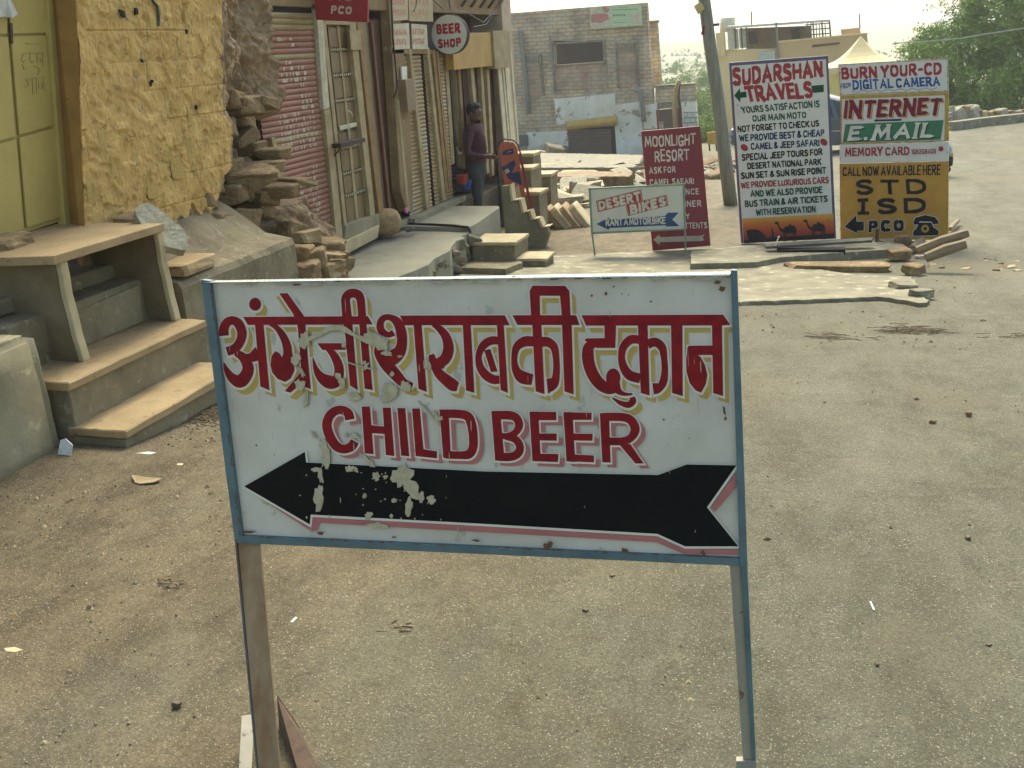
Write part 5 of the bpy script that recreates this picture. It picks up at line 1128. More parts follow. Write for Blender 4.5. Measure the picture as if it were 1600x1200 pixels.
# ================================================================ resort sign
t,bd=sign_frame('resort_sign','dark red resort board with white lettering standing behind the small bike rental board',(1065,388),-.56,(.945,.325,0),(.02,.02,-1))
m_=MB(); bd.slab(m_,[(1002,205),(1094,197),(1110.5,384),(1020,392)],.02); pn=m_.build('panel',mat('dark_red_board',(.20,.012,.022),(.165,.010,.018),5,.5,.05),t,bevel=.003)
E4=(4,780,0); m_=MB(); k=dict(wt=.14,gap=.16,jit=.03)
def l4(R,txt,a,b,c,d,**k): bd.paint(m_,text_shapes(txt,*Q(*R,a,b,c,d),**k))
l4(E4,'MOONLIGHT',(908,852),(1228,832),(1228,905),(912,922),wt=.14,gap=.12,jit=.03); l4(E4,'RESORT',(970,942),(1186,930),(1186,1003),(974,1013),wt=.14,gap=.14,jit=.03)
l4(E4,'ASK FOR',(936,1045),(1100,1038),(1102,1077),(938,1088),wt=.15,gap=.2,space=.3); l4(E4,'CAMEL SAFARI',(940,1120),(1216,1112),(1218,1148),(942,1162),wt=.15,gap=.16,space=.25)
E9=(4,730,220)
l4(E9,'& DANCE',(1255,304),(1448,296),(1450,334),(1256,342),wt=.15,gap=.18,space=.25); l4(E9,'DINNER',(1290,378),(1462,372),(1464,410),(1292,416),wt=.15,gap=.18); l4(E9,'BY',(1340,455),(1388,453),(1390,488),(1342,490),wt=.15,gap=.18); l4(E9,'RESTTENTS',(1290,515),(1498,508),(1500,545),(1292,552),wt=.14,gap=.14)
m_.build('lettering',mat('offwhite_ink',(.62,.58,.55)),pn)
m_=MB(); bd.paint(m_,[('P',Q(*E9,(1163,618),(1202,584),(1202,602),(1462,592),(1485,584),(1470,603),(1482,622),(1460,626),(1202,634),(1202,652)))]); m_.build('arrow',mat('dull_white_ink',(.45,.40,.36)),pn)
# ================================================================ bike sign
t,bd=sign_frame('bike_sign','small pale board reading DESERT BIKES on thin green legs','x' and (1000,392),-.50,(1,.016,0),(.03,.03,-1))
M_gf=mat('pale_green_steel',(.20,.30,.24),(.14,.22,.17),12,.6,.1,spots=(.3,.2,.12),sscale=30,sthr=.66)
m_=MB(); bd.slab(m_,[(922,295),(1067,288),(1069.5,358),(924.5,364)],.004); pn=m_.build('panel',mat('board_grey_white',(.58,.59,.58),(.52,.53,.52),6,.55,.03),t)
for q in ([(919.5,293),(923,293),(926.5,366),(923.5,366)],[(1066.5,286.5),(1069.5,286.5),(1072,358.5),(1069,359)],[(923,293.6),(1067,287),(1067,289.5),(923,296)],[(926,362.5),(1070,357),(1070,359),(926,366)]):
    m_=MB(); bd.slab(m_,q,.02,front=.006); m_.build('frame_bar',M_gf,t,bevel=.001)
for q in ([(924,366),(926.4,366),(930.5,398),(928,398)],[(1069,359),(1071.6,359),(1072.5,392),(1069.8,392)]):
    m_=MB(); bd.slab(m_,q,.02,front=.004); m_.build('leg',M_gf,t)
m_=MB()
for q in ([(805,375),(1088,303),(1098,375),(818,446)],[(990,400),(1246,337),(1257,406),(1004,471)]):
    bd.paint(m_,[('P',Q(*E9,*q))],m=0); c=Q(*E9,*q); cx=sum(p[0] for p in c)/4; cy=sum(p[1] for p in c)/4
    bd.paint(m_,[('P',[(cx+(x-cx)*.965,cy+(y-cy)*.90) for x,y in c])],m=1); bd.paint(m_,[('P',[(cx+(x-cx)*.95,cy+(y-cy)*.86) for x,y in c])],m=0)
kk=dict(wt=.22,gap=.13,jit=.01)
l4(E9,'DESERT',(816,380),(1078,316),(1086,374),(828,432),**kk); 
for s_ in text_shapes('BIKES',*Q(*E9,(1014,402),(1236,347),(1244,402),(1022,460)),**kk): bd.paint(m_,[s_])
m_.mi=[1 if i>=6 and mm==0 and False else mm for i,mm in enumerate(m_.mi)]
# letters of this block are the white ones
nb=6
m_.mi=[ (m_.mi[i] if i<nb else 1) for i in range(len(m_.mi))]
m_.build('name_banner',[mat('banner_red',(.38,.035,.03)),mat('banner_white',(.62,.61,.58))],pn)
m_=MB(); bd.paint(m_,[('P',Q(*E9,(807,520),(888,478),(890,492),(1235,470),(1255,449),(1322,448),(1282,492),(1326,533),(1245,536),(1238,528),(890,545),(886,557)))])
k0=len(m_.mi)
for s_ in text_shapes('RANT A MOTOR BIKE',*Q(*E9,(864,487),(1237,474),(1238,518),(867,533)),wt=.18,gap=.10,space=.12,serif=.5): bd.paint(m_,[s_])
m_.mi=[0]*k0+[1]*(len(m_.mi)-k0); m_.build('arrow',[mat('banner_blue',(.03,.08,.22)),mat('banner_white',(.62,.61,.58))],pn)
# ================================================================ utility pole
up_=thing('utility_pole','leaning grey wooden utility pole between the resort board and the travel board','pole',tuple(atG(1140,320)))
Pb=atG(1142,321); Yp=Pb.y
m_=MB(); pts=[atY(x,y,Yp) for x,y in [(1142,323),(1132,240),(1121,150),(1108,60),(1098,-20),(1088,-120)]]; m_.tube(pts,[.105,.10,.095,.09,.085,.08],12); m_.build('shaft',mat('weathered_pole',(.25,.25,.22),(.15,.15,.13),4,.9,.4,25,.01,streak=(6,6,.5)),up_,sm=True)
m_=MB(); a=atY(1106,40,Yp); b_=atY(1124,38,Yp); m_.bar(a,b_,.035,.035); m_.build('bracket',M_rust,up_)
m_=MB(); c=[atY(x,y,Yp-.12) for x,y in ((1084,10),(1094,2),(1101,13),(1091,23))]; m_.prism(c,(0,.02,0)); m_.build('paper_notice',mat('yellow_paper',(.60,.50,.25)),up_)
m_=MB(); c=[atY(x,y,Yp-.1) for x,y in ((1098,42),(1101,40),(1100,55),(1095,54))]; m_.prism(c,(0,.02,0)); m_.build('tag_plate',mat('red_frame',(.28,.03,.02)),up_)
# ================================================================ leaning sandstone slabs, step slabs, rubble
for i,(x0,y0,x1,y1) in enumerate([(846,350,832,330),(868,353,848,334),(880,355,862,330),(893,355,878,325),(906,354,896,324),(922,352,908,322)]):
    A=atG(x0,y0+1); Lh=[.30,.32,.36,.38,.38,.38][i]
    me=rockmesh('slab',M_sandp if i%2 else M_sand,(.10,.42,1),110+i,2,.035); o=obj_from('sandstone_block',me,None,(A.x-.02,A.y+.1,A.z-.02),(.0,math.radians(-38),.1),(1,1,Lh))
    tag(o,['outermost short sandstone block at the left end of the leaning row','second leaning sandstone block from the stair end','third leaning sandstone block from the stair end','fourth leaning sandstone block, tallest of the row','fifth leaning sandstone block near the bike board','last leaning sandstone block half behind the bike board'][i],'stone block','dressed sandstone blocks leaning in a row')
for i,(px,py,z,w_) in enumerate([(822,300,-.15,.34),(812,262,.02,.3),(816,240,.0,.3),(838,272,-.2,.4)]):
    q=atY(px,py,12.6+i*.5); t=thing('stone_step',['pale topped stone step just beyond the snack advert','narrow pale stone step behind the snack advert','upper pale stone step by the pink pier','wide pale stone step level with the snack advert base'][i],'step',tuple(q)); slabb('block',(q.x-w_/2,q.y,q.z-.55),(q.x+w_/2,q.y+.4,q.z-.045),M_concd,t); slabb('top_slab',(q.x-w_/2-.02,q.y-.02,q.z-.0435),(q.x+w_/2+.02,q.y+.4,q.z),M_sandp,t)
# tubs and stones
rubm=[rockmesh('stone',m__,(1,1,1),130+s,2,.15) for s,m__ in enumerate([M_rock,M_rockg,M_sand,M_rockg,M_rockw,M_concd,M_rock,M_sandp])]
LR='%s %s broken stone in the rubble strewn before the brick building'
def rub(n,area,smin,smax,seed,flat=.5,lab=LR,grp='rubble stones strewn across the street end'):
    rnd=random.Random(seed)
    for i in range(n):
        px=rnd.uniform(area[0],area[2]); py=rnd.uniform(area[1],area[3]); q=atG(px,py); s=rnd.uniform(smin,smax)
        ki=rnd.randrange(8); o=obj_from('stone',rubm[ki],None,(q.x,q.y,q.z-.02),(rnd.uniform(-.3,.3),rnd.uniform(-.3,.3),rnd.uniform(0,3)),(s*rnd.uniform(.8,1.6),s*rnd.uniform(.7,1.2),s*flat*rnd.uniform(.6,1.3))); tag(o,lab%(('small','middling','large')[int(2.99*(s-smin)/(smax-smin))],('brown','grey','tan','grey','pale','dull grey','brown','cream')[ki]),'stone',grp)
rub(110,(838,288,925,325),.10,.28,1,lab='%s %s stone in the near rubble between stair and bike board'); rub(45,(852,268,1002,292),.16,.40,2,lab='%s %s stone in the rubble just below the low terrace'); rub(34,(930,262,1005,284),.14,.32,3,lab='%s %s stone in the heap left of the resort board'); rub(30,(1098,262,1138,280),.14,.34,4,lab='%s %s stone between the resort board and the leaning pole')
rub(24,(812,232,880,250),.3,.6,5,.8,'%s squared %s stone piled at the foot of the brick building','squared stones piled along the brick building')
rub(26,(1420,405,1600,425),.03,.07,6,.5,'%s %s dirt clod on the dusty road by the wood pile','clods beside the wood pile')
for i,(px,py,a,b_,c_,mt,lb) in enumerate([(915,298,.55,.3,.28,M_rockg,'large dark stone block above the bike board corner'),(870,283,.6,.5,.16,M_rockg,'broad flat grey stone in the rubble'),(922,282,.42,.3,.1,M_rockg,'flat dark stone in the middle of the rubble'),(856,306,.5,.3,.12,M_rockw,'pale flat slab in the near rubble by the stair'),(872,316,.5,.35,.12,M_rockg,'dark slab behind the leaning sandstone row'),(896,315,.16,.1,.34,M_rockg,'thin grey upright stone near the bike board'),(845,250,.5,.4,.35,M_sand,'ochre stone block on the terrace by the steps')]):
    q=atG(px,py); loose('stone',lb,'stone',(q.x,q.y,q.z-.02),(a,b_,c_),(0,.05,.3*i),150+i,mt,.1)
fl_=[rockmesh('slab',m__,(1,1,1),170+s,2,.13) for s,m__ in enumerate([M_rockg,M_rockw,M_sandp,M_concd,M_rockw])]
rnd=random.Random(12)
for i in range(110):
    px=rnd.uniform(842,1004); py=rnd.uniform(268,330); ki=rnd.randrange(5)
    if px>925 and py>290: continue
    q=atG(px,py); s=rnd.uniform(.25,.6); o=obj_from('stone',fl_[ki],None,(q.x,q.y,q.z+rnd.uniform(0,.1)),(rnd.uniform(-.35,.35),rnd.uniform(-.35,.35),rnd.uniform(0,3)),(s*1.3,s*.8,.05+s*.1)); tag(o,'%s flat %s slab tumbled in the rubble %s'%(('short','medium','long')[int((s-.25)/.117*.99)] if s<.6 else 'long',('grey','pale grey','cream','dull cement','whitish')[ki],'left of the resort board' if px>925 else ('behind the leaning sandstone blocks' if py>300 else 'beyond the sawtooth stair')),'stone','flat slabs tumbled in the rubble')
# raised terrace kerb in front of brick building
slab_on_ground('terrace','long low stone terrace edge in front of the brick building','terrace',[(812,262),(868,262),(990,262),(1002,252),(1005,242),(905,240),(812,238)],.28,.5,M_slabc,False,.05,7)
slab_on_ground('kerb_ledge','low earth ledge running below the terrace','ledge',[(868,276),(985,276),(990,268),(872,268)],.24,.4,M_rock,False,.04,8)
# ================================================================ brick building at the end
YB=42.0
def brick_mat(name,c1,c2,mo,sc=1.0):
    m=bpy.data.materials.new(name); m.use_nodes=True; n=m.node_tree.nodes; l=m.node_tree.links; b=n['Principled BSDF']; b.inputs['Roughness'].default_value=.9
    tc=n.new('ShaderNodeTexCoord'); mp=n.new('ShaderNodeMapping'); mp.inputs['Rotation'].default_value=(PI/2,0,0); l.new(tc.outputs['Object'],mp.inputs[0])
    nz=n.new('ShaderNodeTexNoise'); nz.inputs['Scale'].default_value=3.5; l.new(tc.outputs['Object'],nz.inputs['Vector'])
    mv=n.new('ShaderNodeMix'); mv.data_type='VECTOR'; mv.inputs[0].default_value=.05; l.new(mp.outputs[0],mv.inputs[4]); l.new(nz.outputs['Color'],mv.inputs[5])
    br=n.new('ShaderNodeTexBrick'); l.new(mv.outputs[1],br.inputs['Vector']); br.inputs['Color1'].default_value=(*c1,1); br.inputs['Color2'].default_value=(*c2,1); br.inputs['Mortar'].default_value=(*mo,1)
    br.inputs['Scale'].default_value=sc; br.inputs['Mortar Size'].default_value=.022; br.inputs['Mortar Smooth'].default_value=.3; br.inputs['Bias'].default_value=-.1; br.inputs['Brick Width'].default_value=.34; br.inputs['Row Height'].default_value=.14
    n2=n.new('ShaderNodeTexNoise'); n2.inputs['Scale'].default_value=1.4; n2.inputs['Detail'].default_value=8; l.new(tc.outputs['Object'],n2.inputs['Vector'])
    mx=n.new('ShaderNodeMix'); mx.data_type='RGBA'; mx.blend_type='MULTIPLY'; mx.inputs[0].default_value=1; l.new(br.outputs[0],mx.inputs[6])
    r=n.new('ShaderNodeValToRGB'); l.new(n2.outputs[0],r.inputs[0]); r.color_ramp.elements[0].position=.3; r.color_ramp.elements[0].color=(.55,.52,.5,1); r.color_ramp.elements[1].position=.7; r.color_ramp.elements[1].color=(1.1,1.1,1.1,1); l.new(r.outputs[0],mx.inputs[7])
    l.new(mx.outputs[2],b.inputs['Base Color']); bp=n.new('ShaderNodeBump'); bp.inputs['Distance'].default_value=.04; bp.inputs['Strength'].default_value=.6; l.new(br.outputs['Fac'],bp.inputs['Height']); bp.invert=True; l.new(bp.outputs[0],b.inputs['Normal']); return m
M_br=brick_mat('rough_stone_courses',(.62,.47,.24),(.44,.40,.27),(.35,.32,.23))
M_br2=brick_mat('red_brick_infill',(.52,.35,.19),(.42,.34,.21),(.33,.30,.22),.9)
M_wash=mat('blue_white_wash',(.72,.73,.74),(.55,.53,.48),.9,.9,.2,6,.02,spots=(.28,.25,.2),sscale=2.2,sthr=.58)
M_shut=mat('brown_shutter_metal',(.13,.085,.06),(.10,.065,.05),2,.6,.1)
def fY(px4,Y,th,mt,name,par,bev=.0,lab=None):
    m_=MB(); m_.prism([atY(x,y,Y) for x,y in px4],(0,th,0)); o=m_.build(name,mt,par,bevel=bev)
    if lab: o['label']=lab
    return o
bb=thing('brick_building','two storey unfinished stone building with one big dark window opening','building',tuple(atY(900,245,YB)))
# wall in pieces round the openings
outl=lambda *p:list(p)
fY(outl((700,27),(1011,4),(1018,90),(700,92)),YB,.35,M_br,'wall',bb) if False else None
W=[[(740,25),(1010.5,4),(1014,64),(740,64)],[(740,64.2),(864,64.2),(866,104),(740,104)],[(943,64.2),(1014,64.2),(1017,104),(945,104)],[(740,104.2),(1017,104.2),(1024,200),(1036,243),(740,246)]]
for q in W: fY(q,YB,.4,M_br,'wall',bb)
fY([(740,190),(1036,190),(1040,262),(740,262)],YB+.02,.4,M_br,'wall',bb)
fY([(1010.8,34),(1026,33),(1033,133),(1018,135)],YB+1.6,.4,M_br,'return_wall',bb)
fY([(1008,33),(1027,31.5),(1027,35),(1008,36.5)],YB+1.4,.6,M_rockg,'coping',bb)
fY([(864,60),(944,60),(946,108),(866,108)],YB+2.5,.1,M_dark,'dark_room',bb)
for q in ([(862,68),(864,68),(866,104),(864,104)],[(941,63.5),(945,63.5),(947,97),(943,98)]): fY(q,YB-.08,.5,M_rockg,'window_side',bb)
fY([(860,66.5),(945,61.5),(945,64.5),(860,70)],YB-.1,.5,M_rockg,'lintel',bb); fY([(864,102),(946,96),(946,99),(866,105)],YB-.12,.55,M_rockg,'sill',bb)
fY([(866,105.5),(946,99),(950,138),(870,140)],YB-.05,.05,M_br2,'brick_infill',bb)
for x0,x1,y0,y1,x2 in ((820,841,87,97,2),(963,990,68,80,1)):
    g=MB()
    for k in range(8):
        u=x0+(x1-x0)*(k+.5)/8; g.bar(atY(u,y0,YB-.05),atY(u+.6,y1,YB-.05),.05,.04)
    g.bar(atY(x0-1,y0,YB-.05),atY(x1+1,y0-1,YB-.05),.05,.06); g.build('vent_grille',mat('grey_grille',(.36,.34,.29)),bb)
for q in ([(964,81),(993,79),(996,135),(967,138)],[(820,98),(842,96),(848,150),(826,152)]): fY(q,YB-.03,.03,M_br2,'blocked_opening',bb)
for q in ([(961,66),(964,66),(968,138),(965,138)],[(992,66),(995,66),(1000,135),(997,135)],[(842,84),(845,84),(851,150),(848,150)]): fY(q,YB-.09,.1,M_rockg,'concrete_post',bb)
fY([(866,155),(961,146),(962,184),(958,188),(935,188),(880,194),(870,196)],YB-.05,.05,M_wash,'limewashed_patch',bb)
fY([(823,207),(886,204),(889,238),(826,240)],YB-.05,.05,M_wash,'limewashed_patch',bb); fY([(958,165),(1002,158),(1006,245),(964,247)],YB-.06,.05,M_wash,'limewashed_patch',bb); fY([(1003,165),(1024,162),(1027,200),(1006,202)],YB-.06,.05,M_wash,'limewashed_patch',bb)
sh=MB()
q0=atY(889,203,YB); q1=atY(960,245,YB)
for k in range(26): z=q0.z-(k+1)*.105; sh.box((q0.x,YB-.12,z),(q1.x-.1,YB-.06,z+.085))
tag(sh.build('shutter_slats',M_shut,bb),kind='stuff')
fY([(887,202),(961,197),(964,252),(892,254)],YB-.05,.04,M_dark,'shutter_backing',bb)
m_=MB(); m_.tube([atY(886.5,197,YB-.35),atY(963.5,188,YB-.35)],.19,12); m_.build('yellow_hood',mat('yellow_hood',(.50,.33,.06),(.4,.25,.05),3,.6,.05),bb)
fY([(806,211),(824,211),(825,228),(808,228)],YB-.15,.1,mat('grey_box',(.12,.125,.12)),'meter_box',bb)
for pts,r,nm in (([(810,51),(813,50),(816,80),(822,130),(826,178)],.09,'drain_pipe'),([(992,140),(1000,144),(1003,160),(1006,190)],.09,'drain_pipe'),([(859,54),(864,110),(868,145)],.05,'drain_pipe')):
    m_=MB(); m_.tube([atY(x,y,YB-.18) for x,y in pts],r,8); m_.build(nm,mat('grey_pipe',(.22,.24,.23)),bb,sm=True)
# banner on the parapet
hz=thing('roof_banner','pink and green advertising banner on the parapet of the brick building','banner',tuple(atY(960,40,YB-.2)))
bq=[(921.5,11),(1001.5,7),(1003,39.5),(923,46)]; fY(bq,YB-.25,.12,mat('banner_base',(.42,.55,.38),(.38,.5,.34),4,.6,0),'panel',hz)
bd=Board(atY(921,11,YB-.25),Vector((1,0,0)),Vector((0,0,-1)),.001); m_=MB()
bd.paint(m_,[('P',[(922,12),(945,10.5),(955,17),(957,28),(950,40),(942,44),(923.5,45.5)])],m=0); bd.paint(m_,[('P',[(923,23),(935,21),(950,22),(952,30),(936,36),(924,35)])],m=1); bd.paint(m_,[('P',[(941,11),(946,10.5),(953,15),(949,20),(943,17)])],m=1)
bd.paint(m_,[('P',[(985,22),(1000,20),(1001.5,37),(988,38)])],m=0); bd.paint(m_,[('S',[(925,43.5,2.2),(987,39,2.2)])],m=0)
for x0,x1,y,w_ in ((957,1000,15.5,1.6),(966,985,12,1),(958,980,24,3),(960,983,35.5,1.2)):
    for k in range(int((x1-x0)/4)): bd.paint(m_,[('S',[(x0+k*4,y-k*.12,w_),(x0+k*4+2.8,y-k*.12-.1,w_)])],m=2)
m_.build('print',[mat('banner_pale',(.55,.52,.44)),mat('banner_pink',(.48,.2,.18)),mat('banner_darkgreen',(.16,.28,.16))],hz)
# low annex on the right
an=thing('annex','low annex with brown door joined to the right of the brick building','building',tuple(atY(1060,205,YB)))
fY([(1024,136),(1086.5,132.5),(1087,158),(1024,160)],YB-.02,.4,M_br,'upper_wall',an); fY([(1021,134),(1087,130),(1087,133),(1021,137.5)],YB-.1,.6,M_rockg,'coping',an)
fY([(1024,160.2),(1027,160.2),(1030,215),(1024,215)],YB,.4,M_wash,'wall',an); fY([(1062,160.2),(1087,158.2),(1090.5,206),(1066,207)],YB,.4,M_wash,'wall',an)
fY([(1027,172),(1063,168),(1066,207),(1027,210)],YB+.15,.1,M_shut,'door',an); fY([(1027,161),(1063,159),(1063,167),(1027,171)],YB,.3,M_rockg,'lintel',an)
for q in ([(1024.5,172),(1027.5,172),(1030,210),(1027,210)],[(1061,168),(1064.5,168),(1067,207),(1064,207)]): fY(q,YB-.05,.1,mat('red_frame',(.28,.03,.02)),'door_post',an)
bl=MB()
for yy in (176,184,192,200): bl.bar(atY(1068,yy,YB-.03),atY(1090,yy-.5,YB-.03),.02,.05)
for xx,a,b_ in ((1074,176,184),(1082,176,184),(1070,184,192),(1079,184,192),(1087,184,192),(1074,192,200),(1083,192,200)): bl.bar(atY(xx,a,YB-.03),atY(xx,b_,YB-.03),.02,.05,up=(0,1,0))
bl.build('painted_block_lines',mat('pale_blue_line',(.25,.36,.5)),an)
# white and blue kiosk sign glimpsed behind, yellow drum
t=thing('yellow_board','small yellow board seen behind the leaning pole','board',tuple(atY(1112,228,34))); fY([(1104,207),(1120,206),(1121,225),(1106,226)],34,.1,mat('yellow_board',(.5,.3,.03)),'panel',t); m_=MB(); m_.bar(atY(1108,225,34.05),atY(1109,236,34.05),.05,.05); m_.bar(atY(1119,225,34.05),atY(1120,236,34.05),.05,.05); m_.build('leg',M_rust,t)
# bent reed / signal post by the annex
t=thing('bent_post','tall bent post with ochre stripe rising behind the resort board','post',tuple(atY(1056,210,24)))
m_=MB(); m_.tube([atY(x,y,24) for x,y in ((1056,215),(1054,170),(1057,140),(1061,126))],[.05,.05,.06,.05],8); m_.build('shaft',mat('ochre_grey_post',(.34,.23,.08),(.25,.22,.17),4),t,sm=True)
m_=MB(); m_.tube([atY(x,y,24) for x,y in ((1062,215),(1063,168),(1060,150),(1062,128))],.03,6); m_.build('cable',M_rust,t,sm=True)
# ================================================================ sandstone house with roof terrace
YH=50.0; M_hs=mat('house_sandstone',(.68,.56,.36),(.60,.48,.30),.8,.9,.2,8,.02); M_hs2=mat('house_sandstone_dark',(.55,.40,.23),(.47,.33,.19),.8,.9,.2,8,.02)
hs=thing('sandstone_house','pale sandstone house with a shaded railed roof terrace','building',tuple(atY(1220,215,YH)))
fY([(1118,78),(1216,76),(1222,260),(1136,262)],YH,.5,M_hs,'wall',hs); fY([(1118,52),(1131,50),(1133,88),(1122,88)],YH-.2,.6,M_hs,'corner_pillar',hs)
fY([(1216,65),(1355,52),(1358,100),(1330,100),(1330,150),(1222,150)],YH-.3,.5,M_hs2,'parapet_wall',hs); fY([(1216,64),(1356,51),(1356,53),(1216,67)],YH-.36,.6,M_hs,'coping',hs); fY([(1269,70),(1312,66),(1312,69),(1269,74)],YH-.34,.05,mat('dark_slot',(.14,.08,.04)),'slot',hs)
fY([(1166,44),(1268,40),(1268,74),(1166,78)],YH+3,.2,mat('shaded_wall',(.12,.10,.08),None,2),'terrace_back_wall',hs)  # wall colour darkened to stand for shade under the canopy
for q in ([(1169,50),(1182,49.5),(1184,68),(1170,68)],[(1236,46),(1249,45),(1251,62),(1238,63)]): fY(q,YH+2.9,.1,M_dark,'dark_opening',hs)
fY([(1136,46),(1153,45),(1155,76),(1138,78)],YH-.1,.1,mat('pale_screen',(.62,.6,.55)),'screen',hs); fY([(1154,45),(1166,44),(1167,75),(1156,75)],YH-.1,.1,mat('pale_screen',(.62,.6,.55)),'screen',hs)
m_=MB(); m_.prism([atY(1135,45,YH-.3),atY(1150,40,YH+3),atY(1297,31,YH+3),atY(1297,34,YH-.3)],(0,0,.10)); m_.build('canopy_roof',mat('pale_sheet',(.6,.6,.57)),hs)
m_=MB()
for x in (1148,1158,1166,1270,1284,1296): m_.bar(atY(x,42 if x<1200 else 33,YH-.25),atY(x+2,76 if x<1200 else 60,YH-.25),.07,.07,up=(0,1,0))
for y in (36,44,52): m_.bar(atY(1258,y+3,YH-.25),atY(1296,y,YH-.25),.05,.05)
for x in (1262,1267,1275,1280,1289): m_.bar(atY(x,36,YH-.25),atY(x+1,60,YH-.25),.04,.04,up=(0,1,0))
m_.build('terrace_railing',mat('dark_rail',(.10,.09,.08)),hs)['kind']='stuff'
fY([(1185,82),(1210,80),(1212,96),(1186,98)],YH-.35,.1,mat('pale_blue_panel',(.45,.53,.55)),'blue_panel',hs); fY([(1211,35),(1214,35),(1218,92),(1215,92)],YH-.4,.15,mat('grey_pipe',(.22,.24,.23)),'roof_post',hs)
fY([(1314,46),(1344,43),(1345,53),(1315,56)],YH+1,1,M_hs2,'roof_box',hs)
for x,y0,y1 in ((1174,18,42),(1343,22,44)): 
    m_=MB(); m_.bar(atY(x,y0,YH),atY(x+.5,y1,YH),.05,.05,up=(0,1,0)); m_.build('antenna',M_rust,hs)
m_=MB(); m_.tube([atY(1137,28,YH+1),atY(1137,50,YH+1)],[.35,.35],12); m_.build('water_tank',mat('pale_tank',(.6,.58,.5)),hs,sm=True)
# person on the terrace is only a dark speck: left as a slim figure
# ================================================================ canvas tent
tn=thing('canvas_tent','pale yellow canvas tent with pyramid roof behind the phone boards','tent',tuple(atY(1345,230,37)))
apex=atY(1345,56,38); c=[atY(1293,108,36.5),atY(1400,96,36.5)]; c2=[Vector((c[1].x+.2,40.3,c[1].z)),Vector((c[0].x-.2,40.3,c[0].z))]
P=[c[0],c[1],c2[0],c2[1]]; m_=MB()
vs=[];N=8
for s_ in range(4):
    a,b_=P[s_],P[(s_+1)%4]; rows=[]
    for i in range(N+1):
        t_=i/N; sag=-.22*math.sin(PI*t_)*.9; rows.append([a.lerp(apex,t_)+Vector((0,0,sag)),b_.lerp(apex,t_)+Vector((0,0,sag))])
    for i in range(N): m_.add([rows[i][0],rows[i][1],rows[i+1][1],rows[i+1][0]],[(0,1,2,3)])
m_.build('roof',mat('canvas_cream',(.66,.55,.33),(.60,.49,.28),1.5,.85,.1),tn)
m_=MB()
for s_ in range(4):
    a,b_=P[s_],P[(s_+1)%4]; ctr=(P[0]+P[2])/2
    q=[v.lerp(Vector((ctr.x,ctr.y,v.z)),.06) for v in (a,b_)]; m_.add([q[0],q[1],q[1]+Vector((0,0,-3.2)),q[0]+Vector((0,0,-3.2))],[(0,1,2,3)])
m_.build('side_wall',mat('canvas_yellow',(.66,.53,.22),(.50,.38,.14),1.5,.85,.1),tn)
m_=MB(); n_=14
for i in range(n_): a=c[0].lerp(c[1],i/n_); b_=c[0].lerp(c[1],(i+1)/n_); m_.add([a+Vector((0,-.02,.02)),b_+Vector((0,-.02,.02)),b_+Vector((0,-.03,-.16)),a.lerp(b_,.5)+Vector((0,-.03,-.26)),a+Vector((0,-.03,-.16))],[(0,1,2,3,4)])
m_.build('scalloped_valance',mat('canvas_cream',(.66,.55,.33)),tn)
# ================================================================ car
YC=27.7; M_car=mat('slate_blue_car_paint',(.055,.085,.115),(.045,.07,.095),2,.3,0); M_gl=mat('car_glass',(.02,.03,.035),None,2,.08,0); M_ty=mat('tyre',(.012,.012,.012)); M_chr=mat('bare_metal',(.5,.5,.5),None,9,.3,0,metal=1)
x0=atY(1137,240,YC).x; x1=x0+4.15; zc=gz((x0+x1)/2,YC)-.02
car=thing('parked_car','slate blue hatchback parked behind the travel board and phone board','car',((x0+x1)/2,YC+.8,zc))
prof=[(0,.38),(.05,.72),(.25,.82),(.62,.90),(1.02,1.40),(1.4,1.47),(2.5,1.45),(3.0,1.30),(3.38,.93),(3.95,.82),(4.12,.66),(4.15,.36),(3.9,.26),(.3,.26)]
m_=MB()
W2=.80
def sect(y,ins): return [Vector((x0+px,YC+y,zc+pz)) for px,pz in prof]
vs=[]; lay_=[(.0,.07),(.10,.0),(1.5,.0),(1.6,.07)]
for y,ins in lay_:
    for px,pz in prof:
        tuck=max(0,(pz-.9))*.28; yy=y+(tuck if y<.8 else -tuck); vs.append(Vector((x0+px+(ins if px<2 else -ins),YC+yy,zc+pz-(ins*.4 if pz>1 else 0))))
n_=len(prof); fs=[(a*n_+i,a*n_+(i+1)%n_,(a+1)*n_+(i+1)%n_,(a+1)*n_+i) for a in range(3) for i in range(n_)]+[tuple(range(n_))[::-1],tuple(range(3*n_,4*n_))]
m_.add(vs,fs); m_.build('body',M_car,car,sm=False,bevel=.02)
for q in ([(.78,.95),(1.08,1.36),(1.75,1.39),(1.75,.95)],[(1.83,.95),(1.83,1.39),(2.48,1.38),(2.62,.95)],[(2.72,.95),(2.58,1.36),(2.85,1.27),(3.18,.96)]):
    for sd_ in (0,1):
        m_=MB(); P=[]
        for px,pz in q: tuck=max(0,pz-.9)*.28; yy=(tuck-.012+.0) if sd_==0 else (1.6-tuck+.012); P.append(Vector((x0+px,YC+yy,zc+pz)))
        m_.prism(P,(0,.02 if sd_==0 else -.02,0)); m_.build('side_window',M_gl,car)
m_=MB(); m_.prism([(x0+3.03,YC+.2,zc+1.30),(x0+3.03,YC+1.4,zc+1.30),(x0+3.40,YC+1.45,zc+.945),(x0+3.40,YC+.15,zc+.945)],(.012,0,.012)); m_.build('windscreen',M_gl,car)
m_=MB(); m_.prism([(x0+.64,YC+.2,zc+.92),(x0+.64,YC+1.4,zc+.92),(x0+1.0,YC+1.35,zc+1.385),(x0+1.0,YC+.25,zc+1.385)],(-.012,0,.012)); m_.build('rear_window',M_gl,car)
